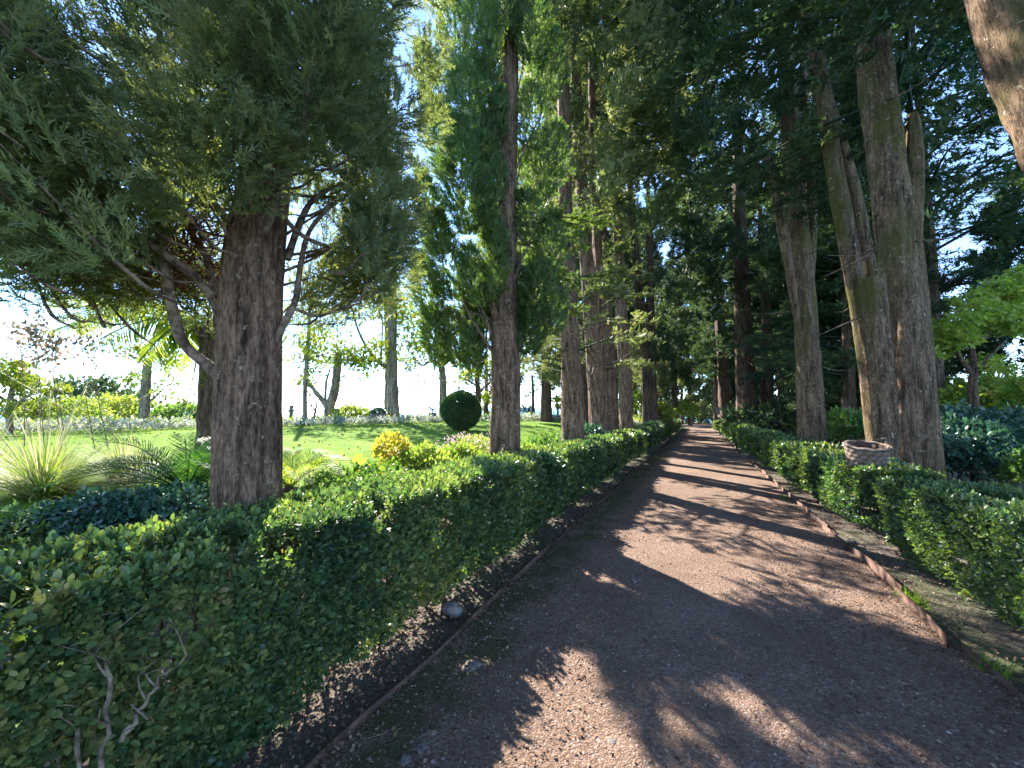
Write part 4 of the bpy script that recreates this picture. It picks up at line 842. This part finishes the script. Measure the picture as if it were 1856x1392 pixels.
# clipped ball
p = foot(836, 17.0); rb = 31.5 * 17 / F; cb = at(836, 744, 17.0)
root = thing('topiary_ball', 'dark green clipped ball shrub standing on the lawn', 'topiary', G(cb[0], cb[1])); u = rdir(8000); g = Geo()
P = cb + u * rb * (1 - rng.exponential(.05, 8000) + .06 * fbm(u * 3, 3, 3))[:, None] * [1, 1, .98]
scatter(g, SPRIG_S[0], P, u + .4 * rng.normal(size=u.shape), u + .5 * rng.normal(size=u.shape), .12, np.clip(.2 + .3 * rng.random(8000), 0, 1)); part('foliage', g, M['box'], root)
g = Geo(); tubes(g, [G(cb[0], cb[1], -.03), cb - [0, 0, rb * .3]], [.05, .04], 7); part('stem', g, M['branch'], root)
def mpx(px, py, d): return at(px, py, d)
for i, (px, py, d, rx, rz, n, sz, mat, lab) in enumerate([
    (770, 850, 5.9, .42, .34, 1900, .06, 'lime', 'light green small-leaved shrub behind the hedge left of the second cypress'),
    (830, 845, 6.6, .5, .36, 2000, .065, 'lime', 'bright green bushy shrub at the foot of the second cypress'),
    (990, 822, 9.0, .42, .42, 1500, .075, 'boxlight', 'sunlit pale shrub right of the second cypress trunk'),
    (960, 838, 7.6, .35, .34, 1300, .07, 'lime', 'small sunlit shrub touching the right side of the second cypress'),
    (1060, 792, 11.8, .45, .35, 1000, .1, 'shade', 'bluish shrub between the third and fourth left trunks'),
    (690, 880, 5.0, .36, .26, 1500, .055, 'boxlight', 'pale low shrub behind the hedge below the golden bush'),
    (610, 895, 4.4, .36, .25, 1600, .05, 'boxlight', 'low light shrub right of the foreground trunk'),
    (300, 930, 3.7, .5, .26, 2600, .05, 'shade', 'dark low shrub left of the foreground trunk base'),
    (200, 945, 3.5, .5, .24, 2600, .05, 'shade', 'shaded groundcover shrub behind the near hedge'),
    (60, 985, 3.2, .5, .26, 2600, .05, 'box', 'dark leafy shrub at the far left behind the hedge'),
    (360, 905, 4.2, .35, .22, 1500, .05, 'boxlight', 'small sprawling shrub beside the dark cycad'),
    (1542, 775, 12.5, .75, .6, 2000, .1, 'boxlight', 'rounded sunlit shrub between the two big right trunks'),
    (1530, 690, 19, 1.9, 1.7, 3200, .2, 'cedar', 'dark rounded evergreen behind the slender twin stems'),
    (1722, 815, 8.2, 1.2, .7, 5200, .10, 'shade', 'blue-green spreading shrub in shade right of the mossy tree'),
    (1810, 800, 8.8, 1.5, .8, 5200, .10, 'shade', 'blue-green mounded shrub at the right picture edge'),
    (1880, 855, 6.6, .35, .34, 900, .07, 'boxlight', 'pale small-leaved shrub at the right picture edge below the blue-green mounds'),
    (165, 728, 34, 3.4, 2.2, 1600, .4, 'cedar', 'dark distant evergreen thicket at the left behind the tall grasses'),
    (215, 748, 20, 1.5, .8, 1600, .17, 'lime', 'yellow-green shrub below the distant dark evergreen'),
    (110, 755, 16, 1.2, .7, 1500, .14, 'lime', 'loose yellow-green shrub behind the silver flower border at left'),
    (330, 752, 18, 1.0, .6, 900, .15, 'boxlight', 'small shrub behind the palm trunk at the lawn edge'),
    (640, 752, 22.5, .8, .5, 700, .15, 'lime', 'yellow-green tufted plant right of the jar'),
    (1190, 745, 30, .9, .8, 700, .2, 'lime', 'bright green shrub beside the twin-stemmed cypress'),
    (1152, 735, 33, 1.3, .9, 800, .25, 'lime', 'lime shrub glowing between the left trunks'),
    (1238, 745, 58, 1.6, 1.4, 700, .4, 'lime', 'sunlit shrub at the left of the path end'),
    (1268, 748, 70, 1.8, 1.6, 700, .4, 'lit', 'pale shrub closing the far end of the path'),
    (1250, 752, 76, 4.0, 3.2, 900, .55, 'cedar', 'dark thicket closing the left of the far path end'),
    (1290, 752, 78, 4.0, 3.0, 900, .55, 'cedar', 'dark thicket closing the right of the far path end'),
    (1420, 770, 24, 3.0, 1.6, 1500, .3, 'cedar', 'dark undergrowth between the right avenue trunks'),
    (1395, 765, 34, 3.5, 2.0, 1300, .4, 'cedar', 'dark undergrowth behind the multi-stemmed cypress'),
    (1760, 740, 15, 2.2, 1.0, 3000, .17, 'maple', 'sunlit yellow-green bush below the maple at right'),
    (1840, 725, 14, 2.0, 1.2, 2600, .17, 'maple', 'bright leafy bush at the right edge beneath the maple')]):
    c = at(px, py, d); gzc = float(gz(c[0], c[1])); zc = max(gzc + .05, c[2] - rz * .3)
    tp = [LEAF6] * 0 + (SPRIG_S if sz < .3 else SPRIG_S)
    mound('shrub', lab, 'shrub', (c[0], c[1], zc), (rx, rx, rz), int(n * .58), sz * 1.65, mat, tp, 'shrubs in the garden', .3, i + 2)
# far small dark clipped shrubs
for i, (px, py) in enumerate([(947, 742), (955, 743), (962, 744)]):
    mound('shrub', ['leftmost of three tiny dark clipped shrubs at the lawn edge by the sea', 'middle one of three tiny dark clipped shrubs at the sea edge', 'rightmost of three tiny dark clipped shrubs at the sea edge'][i], 'shrub', at(px, py + 3, 36), (.2, .2, .55), 260, .12, 'cedar', SPRIG_S, 'tiny shrubs at the sea edge', .1, 40 + i)
# pink-flowered shrub
c = at(850, 805, 7.6); root = mound('flowering_shrub', 'low shrub covered in pale pink flowers between lawn and hedge', 'shrub', (c[0], c[1], .45), (.85, .85, .45), 3800, .065, 'lime', SPRIG_S, None, .25, 33)
u = rdir(1600); u = u[u[:, 2] > 0]; P = np.array([c[0], c[1], .5]) + u * [.88, .88, .5] * (1 + .1 * rng.normal(size=(len(u), 1))); k = fbm(P * 2.2, 5, 2) > -.05; P = P[k]; u = u[k]
g = Geo(); scatter(g, SPRIG_S[1], P, u + .5 * rng.normal(size=u.shape), u + rng.normal(size=u.shape), .045); part('blossoms', g, M['pink'], root)
# golden shrub with stem
d = 5.9; base = foot(732, d); root = thing('golden_shrub', 'golden-leaved small bush on a bare slanting stem', 'shrub', base)
g = Geo(); tubes(g, spline([base, at(735, 862, d), at(718, 830, d), at(705, 806, d)], 12), np.linspace(.022, .012, 12), 7); part('stem', g, M['branch'], root, True)
g = Geo(); tubes(g, spline([at(727, 845, d), at(745, 848, d), at(752, 862, d)], 8), np.linspace(.014, .01, 8), 6); part('stem', g, M['branch'], root, True)
g = Geo(); n = 420; u = rdir(n); P = at(710, 812, d) + u * [.24, .24, .2] * (rng.random((n, 1)) ** .35)
scatter(g, LEAF6, P, u + np.array([0, 0, .35]) + .4 * rng.normal(size=(n, 3)), rdir(n), .085 * (.7 + .6 * rng.random(n)))
n = 300; u = rdir(n); P = at(690, 858, d) + u * [.35, .35, .1]
scatter(g, LEAF6, P, u + np.array([0, 0, .6]) + .4 * rng.normal(size=(n, 3)), rdir(n), .075 * (.7 + .6 * rng.random(n))); part('foliage', g, M['yellow'], root)

# big round leaves
RL = []
for k in range(16): 
    a = R(-160) + R(320) * k / 15; RL.append([.5 * math.sin(a), .5 - .5 * math.cos(a) * .95, .09 * math.cos(a * 3)])
ROUND = (np.array([[0, .38, -.05]] + RL), np.array([[0, i + 1, i + 2] for i in range(15)]))
base = foot(640, 5.0); root = thing('round_leaf_plant', 'clump of large round yellow-green leaves right of the foreground trunk', 'plant', base)
for (px, py, dd, s, tilt, mat) in [(608, 838, 5.0, .16, 0, 'yellow'), (594, 858, 4.8, .12, 1, 'yellow'), (641, 840, 5.0, .2, 2, 'lime'), (627, 850, 4.9, .1, 3, 'lime'), (642, 862, 4.8, .13, 1, 'lime'), (656, 864, 4.8, .13, 4, 'yellow'), (682, 866, 4.8, .13, 5, 'yellow'),
                                   (702, 858, 4.8, .14, 6, 'lime'), (728, 862, 5.0, .13, 2, 'lime'), (713, 876, 4.7, .12, 1, 'yellow'), (735, 868, 4.9, .09, 0, 'lime'), (612, 870, 4.7, .12, 6, 'lime'), (576, 870, 4.6, .13, 3, 'lime')]:
    c = at(px, py, dd); r = np.random.default_rng(px); D = np.array([r.normal(), r.normal(), .25 if tilt % 2 else .6]); g = Geo()
    scatter(g, ROUND, [c], [D], [np.array([r.normal() * .5, r.normal() * .5, 1.])], [s], [.55]); lf = part('round_leaf', g, M[mat], root, True)
    g = Geo(); b = np.array([base[0], base[1], base[2]]) + r.normal(size=3) * [.15, .15, 0]; tubes(g, spline([b, (b + c) / 2 + [0, 0, .08], c], 8), [.006] * 8, 5); part('leaf_stalk', g, M['lime'], root)

# ------------------------------------------------------------------ palms, cycads, grasses
def frond(root, base, tip, sag, L, nl, mat, name='frond', ll=.32, wdt=.012, vee=.35, rnd0=.5):
    base = np.asarray(base); tip = np.asarray(tip); mid = (base + tip) / 2 + np.array([0, 0, sag]); m = 24; P = spline([base, mid, tip], m); g = Geo()
    tubes(g, P, np.linspace(.014, .003, m) * (L / 1.6), 5, rnd0)
    t = nrm(np.gradient(P, axis=0)); side = nrm(np.cross(t, [0, 0, 1.])); upv = np.cross(side, t)
    u = np.linspace(.12, .99, nl); idx = (u * (m - 1)); i0 = idx.astype(int); PP = np.stack([np.interp(idx, np.arange(m), P[:, j]) for j in range(3)], -1)
    tt = t[i0]; ss = side[i0]; uu = upv[i0]; ln = ll * np.sin(np.pi * np.clip(.15 + .8 * u, 0, 1)) ** .7
    for sd in (-1, 1):
        D = ss * sd * .8 + tt * .65 + uu * vee + rng.normal(size=(nl, 3)) * .06; N = uu - ss * sd * .4
        tv = np.array([[0, 0, 0], [-wdt / ll * 1.0, .35, 0], [wdt / ll * 1.0, .35, 0], [-wdt / ll * .7, .72, -.06], [wdt / ll * .7, .72, -.06], [0, 1, -.16]]); tr = np.array([[0, 2, 1], [1, 2, 4], [1, 4, 3], [3, 4, 5]])
        scatter(g, (tv, tr), PP, D, N, ln, np.clip(rnd0 + .25 * rng.normal(size=nl), 0, 1))
    return part(name, g, M[mat], root)
# feather palm behind the foreground trunk
d = 5.4; pb = foot(378, d); root = thing('feather_palm', 'feather palm with long arching fronds behind the foreground trunk', 'palm', pb); top = at(384, 590, d)
g = Geo(); trunk(g, [pb - [0, 0, .1], (pb + top) / 2, top], [.13, .115, .13], 24, .05, 5, .2, .05, .22); part('trunk', g, M['barkd'], root, True)
for i, (px, py, q, sag) in enumerate([(60, 542, -.3, .35), (95, 575, -.5, .3), (130, 640, -.6, .35), (215, 700, -.4, .45), (85, 600, .4, .3), (250, 655, .5, .4), (300, 690, .4, .45), (150, 560, .9, .35), (600, 600, .3, .35), (570, 640, .1, .4), (620, 560, .6, .3), (330, 470, .8, .3), (460, 450, .6, .2), (250, 500, .6, .4), (345, 705, -.2, .5), (560, 680, .5, .45)]):
    c = top + rng.normal(size=3) * .04; tip = at(px, py, d + q); frond(root, c, tip, sag * .8, 2.2, 52, 'palm', ll=.4, wdt=.014, vee=-.55, rnd0=.35 + .5 * rng.random())
g = Geo()
for i in range(120):
    c = top + rng.normal(size=3) * [.09, .09, .14]; tubes(g, spline([c, c + rng.normal(size=3) * .08, c + rng.normal(size=3) * .08 - [0, 0, .15]], 4), [.005, .004, .003, .002], 4, rng.random())
part('fibres', g, M['rust'], root, kind='stuff')
def cycad(label, px, py, d, n, L, seed, mat='cycad'):
    r = np.random.default_rng(seed); b = foot(px, d); c = np.array([b[0], b[1], max(b[2] + .15, at(px, py, d)[2])]); root = thing('cycad', label, 'plant', b)
    g = Geo(); tubes(g, [b - [0, 0, .05], (b + c) / 2, c], [.12, .13, .1], 10); part('trunk', g, M['barkd'], root)
    for i in range(n):
        a = 6.283 * i / n + r.normal() * .15; e = .25 + .75 * r.random(); l = L * (.75 + .4 * r.random())
        tip = c + np.array([math.cos(a) * l * math.cos(e * .9), math.sin(a) * l * math.cos(e * .9), l * math.sin(e) * .75 - .1])
        frond(root, c, tip, .16 * l, l, 38, mat, ll=.17 * L / .8, wdt=.0042, vee=.5, rnd0=.35 + .4 * r.random())
cycad('dark green cycad with stiff arching fronds left of the foreground trunk', 345, 890, 4.1, 30, 1.0, 1)
cycad('lighter green cycad fronds emerging right of the foreground trunk', 530, 885, 4.4, 22, .8, 2, 'palm')
# fan leaves near the light cycad
def grass_clump(name, label, px, d, n, L, spread, mats, wd=.006, stalks=0, stalkL=1.6):
    b = foot(px, d); root = thing(name, label, 'grass', b)
    for mat, n_, L_k in mats:
        g = Geo(); a = rng.uniform(0, 6.283, n_); el = np.clip(rng.normal(size=n_) * .33 + .75, .12, 1.45); l = L * L_k * (.6 + .6 * rng.random(n_))
        h = np.stack([np.cos(a), np.sin(a), np.zeros(n_)], -1); up = np.array([0, 0, 1.]); s = np.linspace(0, 1, 6)
        base = b + h * (.12 * rng.random(n_))[:, None]; sd = np.stack([-np.sin(a), np.cos(a), np.zeros(n_)], -1)
        hor = (l * np.cos(el))[:, None] * (s + .25 * s * s) * spread; ver = (l * np.sin(el))[:, None] * (s * 1.25 - .65 * s ** 2.3 * (1.3 - np.sin(el))[:, None])
        C = base[:, None] + h[:, None] * hor[..., None] + up * ver[..., None]; wv = (wd * (1 - s * .92))[None, :, None] * sd[:, None]
        V = np.stack([C - wv, C + wv], 2).reshape(n_, 12, 3); i = np.arange(5) * 2
        T = np.concatenate([np.stack([i, i + 1, i + 3], -1), np.stack([i, i + 3, i + 2], -1)]); T = T[None] + (np.arange(n_) * 12)[:, None, None]
        g.add(V, T, np.repeat(rng.random(n_), 12)); part('blades', g, M[mat], root, kind='stuff')
    for i in range(stalks):
        a = rng.uniform(0, 6.283); e = rng.uniform(.7, 1.35); l = stalkL * rng.uniform(.7, 1.1); hh = np.array([math.cos(a), math.sin(a), 0]) * math.cos(e); g = Geo()
        P = spline([b, b + (hh * .5 + [0, 0, .6 * math.sin(e)]) * l, b + (hh * 1.15 + [0, 0, math.sin(e)]) * l], 10); tubes(g, P, np.linspace(.004, .0022, 10), 4, rng.random())
        n_ = 40; t = .8 + .2 * rng.random(n_); k = (t * 9).astype(int); scatter(g, BLADE, P[k], nrm(P[9] - P[7]) + .35 * rng.normal(size=(n_, 3)), rdir(n_), .05, rng.random(n_)); part('flower_stalk', g, M['straw'], root)
    return root
grass_clump('ornamental_grass', 'large fountain-shaped clump of green and silver ornamental grass at left', 90, 4.7, 0, .78, 1.15, [('grass', 1100, .9), ('straw', 700, 1.1)], .005, 16, 1.9)
grass_clump('ornamental_grass', 'pale arching grass clump between the palm and the tall stalks', 235, 5.6, 0, .7, 1.1, [('straw', 700, .9), ('grass', 500, .8)], .005, 12, 1.7)
grass_clump('ornamental_grass', 'spiky fan of thin pale green leaves right of the foreground trunk', 560, 4.9, 0, .85, 1.0, [('grass', 420, 1.0), ('straw', 160, 1.0)], .006)
grass_clump('ornamental_grass', 'second fountain grass clump at the left picture edge', -20, 5.2, 0, .7, 1.1, [('grass', 800, .9), ('straw', 500, 1.0)], .0055, 8, 1.8)
# thin tall canes with leafy tops at the left
d = 8.5; base = foot(110, d); root = thing('tall_cane_plant', 'thin upright canes with drooping purplish leaves against the blue sky at left', 'plant', base)
g = Geo()
for i, (px, top_) in enumerate([(38, 590), (65, 580), (68, 600), (95, 615), (101, 625), (150, 600), (172, 590)]):
    P = spline([foot(px + 12 + i * 3, d), at(px + 6, 720, d), at(px, 640, d), at(px + (5 if i % 2 else -5), top_ - 20, d)], 12); gg = Geo(); tubes(gg, P, np.linspace(.012, .004, 12), 5); part('cane', gg, M['stempale'], root)
    for k in range(80):
        t = 1 - .38 * rng.random() ** 1.5; c = P[int(t * 11)] + rng.normal(size=3) * [.1, .1, .1]
        scatter(g, LEAF, [c], [rng.normal(size=3) * .4 + [0, 0, -.8]], [rng.normal(size=3)], [.07 + .05 * rng.random()])
M['purple'] = leafmat('bronze_leaf', [(.1, (.07, .08, .05)), (.5, (.16, .14, .09)), (.9, (.28, .2, .14))], .5, .3, .35, (1.1, .9, .7)); part('leaves', g, M['purple'], root)

# silver flower border along the lawn edge (a mass nobody could count)
yy = rng.uniform(-6, 46, 4200); xx = np.minimum(-26 + .43 * (yy - 5), -10.5) + 6.5 + rng.uniform(-.6, .6, 4200)
P = np.stack([xx, yy, gz(xx, yy) + .03 + .22 * rng.random(4200) ** 1.3 * (1 + .5 * fbm(np.stack([xx, yy, xx * 0], -1) * .9, 3, 2))], -1); g = Geo()
scatter(g, SPRIG_S[0], P, np.array([0, 0, .7]) + rng.normal(size=(4200, 3)) * .6, rdir(4200), .21 * (.6 + .7 * rng.random(4200)))
tag(obj('silver_border', g.mesh('silver_border', M['silver'])), 'low silvery-white border planting along the far lawn edge', 'flower bed', kind='stuff')
yy = rng.uniform(-6, 46, 4200); xx = np.minimum(-26 + .43 * (yy - 5), -10.5) + 4.6 + rng.uniform(-1.6, 1.2, 4200)
P = np.stack([xx, yy, gz(xx, yy) + .03 + .22 * rng.random(4200) ** 1.3 * (1 + .6 * fbm(np.stack([xx, yy, xx * 0], -1) * .6, 9, 2))], -1); g = Geo()
scatter(g, SPRIG_S[1], P, np.array([0, 0, .7]) + rng.normal(size=(4200, 3)) * .6, rdir(4200), .22 * (.6 + .7 * rng.random(4200)))
tag(obj('border_plants', g.mesh('border_plants', M['lime'])), 'yellow-green low plants behind the silvery border by the sea', 'flower bed', kind='stuff')

# ------------------------------------------------------------------ garden ornaments
d = 22.5; b = foot(612, d); root = thing('clay_jar', 'large brown clay jar standing at the foot of the forked tree', 'jar', b); s = 22.5 / F
g = Geo(); H = 24 * s; r_ = 9 * s
lathe(g, b, [(r_ * .55, 0), (r_ * .85, H * .2), (r_, H * .45), (r_ * .9, H * .68), (r_ * .5, H * .86), (r_ * .45, H * .92)], 20); part('body', g, M['terra'], root, True)
g = Geo(); lathe(g, b, [(r_ * .45, H * .91), (r_ * .62, H * .94), (r_ * .62, H), (r_ * .45, H), (r_ * .4, H * .85)], 20); part('rim', g, M['terra'], root, True)
d = 21.5; b = foot(686, d); root = thing('stone_planter', 'long stone planter box with dark plants at the lawn edge', 'planter', b); s = d / F
fw = np.array([-math.sin(TH), math.cos(TH), 0]); rt = np.array([math.cos(TH), math.sin(TH), 0]); ROT = np.stack([rt, fw, [0, 0, 1]], 1)
zt = at(686, 749, d)[2]; hh = max(.35, zt - b[2])
for nm, cc, ss in (('side_panel', fw * -.28, (28 * s, .05, hh)), ('side_panel', fw * .28, (28 * s, .05, hh)), ('end_panel', rt * (14 * s - .025), (.05, .505, hh - .01)), ('end_panel', -rt * (14 * s - .025), (.05, .505, hh - .01)), ('soil_fill', np.array([0, 0, -.06]), (27 * s - .1, .5, hh - .15))):
    g = Geo(); box(g, b + cc + [0, 0, hh / 2], ss, ROT); part(nm, g, M['soil' if nm == 'soil_fill' else 'stone'], root)
mound('planter_shrub', 'low dark plants growing in the stone planter', 'shrub', b + [0, 0, hh], (.36, .28, .2), 420, .12, 'shade', SPRIG_S, None, .2, 61)
d = 23; b = foot(784, d); root = thing('telescope_pedestal', 'square stone pedestal carrying a slanting greenish bronze instrument', 'sculpture', b); s = d / F
zt = at(784, 748, d)[2]; hh = max(.4, zt - b[2]); g = Geo(); box(g, b + [0, 0, hh / 2], (12 * s, 12 * s, hh), ROT); part('pedestal', g, M['stone'], root)
g = Geo(); tubes(g, [b + [0, 0, hh - .02], b + [0, 0, hh + 5 * s]], [.035, .03], 8); part('post', g, M['bronze'], root)
g = Geo(); tubes(g, [at(776, 737, d), at(783, 742, d), at(791, 744, d)], [.05, .045, .02], 8); part('tube', g, M['bronze'], root)
g = Geo(); a_ = np.linspace(0, 5.5, 14); cc = at(788, 742, d); tubes(g, np.stack([cc + rt * .12 * math.cos(x) + np.array([0, 0, .12 * math.sin(x)]) for x in a_]), [.012] * 14, 5); part('ring', g, M['bronze'], root)
d = 21; b = foot(528, d); root = thing('garden_statue', 'small weathered stone bust on a post at the sea edge', 'statue', b); s = d / F
g = Geo(); zt = at(528, 747, d)[2]; hh = max(.3, zt - b[2]); lathe(g, b, [(.13, 0), (.11, .05), (.1, hh), (.14, hh + .03)], 12); part('post', g, M['stone'], root, True)
g = Geo(); lathe(g, b + [0, 0, hh], [(.15, .02), (.17, .1), (.08, .16), (.1, .22), (.11, .3), (.06, .38), (.0, .39)], 12); part('bust', g, M['stone'], root, True)
# stones and stump at right
p = G(5.2, 8.1); tag(obj('stone', stone_mesh('stone', M['stone'], (.25, .2, .28), 77), loc=(p[0], p[1], p[2] + .55)), 'upright dark rock showing above the near right hedge', 'stone')
# sign at the path end
p = G(2.0, 45); root = thing('sign_post', 'small grey sign on a thin post at the right end of the path', 'sign', p)
g = Geo(); tubes(g, [p - [0, 0, .05], p + [0, 0, 1.75]], [.035, .035], 8); part('post', g, M['metal'], root)
g = Geo(); box(g, p + [0, 0, 2.1], (.3, .06, .72)); part('sign_plate', g, M['metal'], root)

# ------------------------------------------------------------------ woven basket
dB = 5.75; cR = at(1566, 806, dB); root = thing('woven_basket', 'round basket woven from wide split-wood strips sitting in the hedge gap', 'basket', cR - [0, 0, .42])
rt_, rb_, hb = .25, .19, .42; tilt = Matrix.Rotation(R(13), 4, Vector((.95, -.3, 0))) @ Matrix.Rotation(R(6), 4, Vector((-.43, .9, 0)))
hold = []
def badd(name, g, mat, smooth=False):
    o = obj(name, g.mesh(name, mat, (0, 0, 0), smooth), root); o.matrix_local = Matrix.Translation((0, 0, .0)) @ tilt; return o
g = Geo(); lathe(g, (0, 0, 0), [(0.0, .01), (rb_ - .018, .01), (rb_ - .015, .02), (rt_ - .018, hb - .005), (rt_ - .024, hb - .005), (rb_ - .022, .02), (0, .02)], 30); badd('inner_shell', g, M['woodin'], True)
rows, ncol = 6, 16
seg = np.linspace(-.5, .5, 6)
for rw in range(rows):
    z = (rw + .5) / rows * (hb - .02); rad = rb_ + (rt_ - rb_) * z / hb; hs = hb / rows * .96; wdth = 2 * math.pi * rad / ncol * 1.12
    me = None
    for k in range(ncol):
        if me is None:
            g = Geo(); xx = seg * wdth; bulge = .010 * np.cos(seg * math.pi); V = []
            for zz in (-hs / 2, hs / 2):
                for t_ in (0, -.006):
                    V.append(np.stack([xx, -(bulge + t_ + xx * xx / (2 * rad) * -1.0), np.full(6, zz)], -1))
            V = np.concatenate(V); T = []
            A, B, Cc, Dd = 0, 6, 12, 18
            for i in range(5):
                T += [[A + i, A + i + 1, Cc + i + 1], [A + i, Cc + i + 1, Cc + i], [B + i, Dd + i + 1, B + i + 1], [B + i, Dd + i, Dd + i + 1], [Cc + i, Cc + i + 1, Dd + i + 1], [Cc + i, Dd + i + 1, Dd + i], [A + i, B + i + 1, A + i + 1], [A + i, B + i, B + i + 1]]
            g.add(V, T); me = g.mesh('strip', M['strip'], smooth=True)
        a = 2 * math.pi * (k + .5 * (rw % 2)) / ncol
        o = obj('strip', me, root); slope = math.atan((rt_ - rb_) / hb)
        o.matrix_local = tilt @ Matrix.Translation((rad * math.cos(a), rad * math.sin(a), z + .004 * rng.normal())) @ Matrix.Rotation(a + math.pi / 2, 4, 'Z') @ Matrix.Rotation(slope + .05 * rng.normal(), 4, 'X') @ Matrix.Rotation(.03 * rng.normal(), 4, 'Y')
    for k in range(ncol):      # darker uprights show between the strips
        pass
for k in range(ncol):
    a = 2 * math.pi * (k + .25) / ncol; g = Geo(); b0 = np.array([rb_ * math.cos(a), rb_ * math.sin(a), 0]); b1 = np.array([rt_ * math.cos(a), rt_ * math.sin(a), hb]); tubes(g, [b0, b1], [.008, .008], 5); badd('upright', g, M['woodin'])
a_ = np.linspace(0, 2 * math.pi, 40)
for off, dz, nm in ((.010, .0, 'rim_hoop'), (-.014, .004, 'rim_hoop')):
    g = Geo(); tubes(g, np.stack([(rt_ + off) * np.cos(a_), (rt_ + off) * np.sin(a_), np.full(40, hb + dz) + .006 * np.sin(a_ * 9)], -1), [.015] * 40, 7); badd(nm, g, M['strip'], True)
g = Geo(); q = np.array([math.cos(.35), math.sin(.35), 0]); tubes(g, spline([q * rt_ + [0, 0, hb - .05], q * (rt_ + .012) + [0, 0, hb + .07], q * (rt_ - .03) + [0, 0, hb + .1], q * (rt_ - .06) + [0, 0, hb + .085]], 12), [.014] * 12, 7); badd('handle', g, M['strip'], True)

# sunlit maple at right
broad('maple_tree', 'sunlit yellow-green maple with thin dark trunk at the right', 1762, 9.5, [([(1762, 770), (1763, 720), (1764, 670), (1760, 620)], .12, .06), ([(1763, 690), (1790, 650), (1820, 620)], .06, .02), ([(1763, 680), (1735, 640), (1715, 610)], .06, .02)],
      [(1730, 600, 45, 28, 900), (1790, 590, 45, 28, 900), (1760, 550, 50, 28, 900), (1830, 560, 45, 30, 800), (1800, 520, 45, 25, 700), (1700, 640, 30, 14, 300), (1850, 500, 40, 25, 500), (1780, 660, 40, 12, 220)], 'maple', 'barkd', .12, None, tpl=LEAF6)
print('objects', len(bpy.data.objects), 'tris', sum(len(m.polygons) for m in bpy.data.meshes))
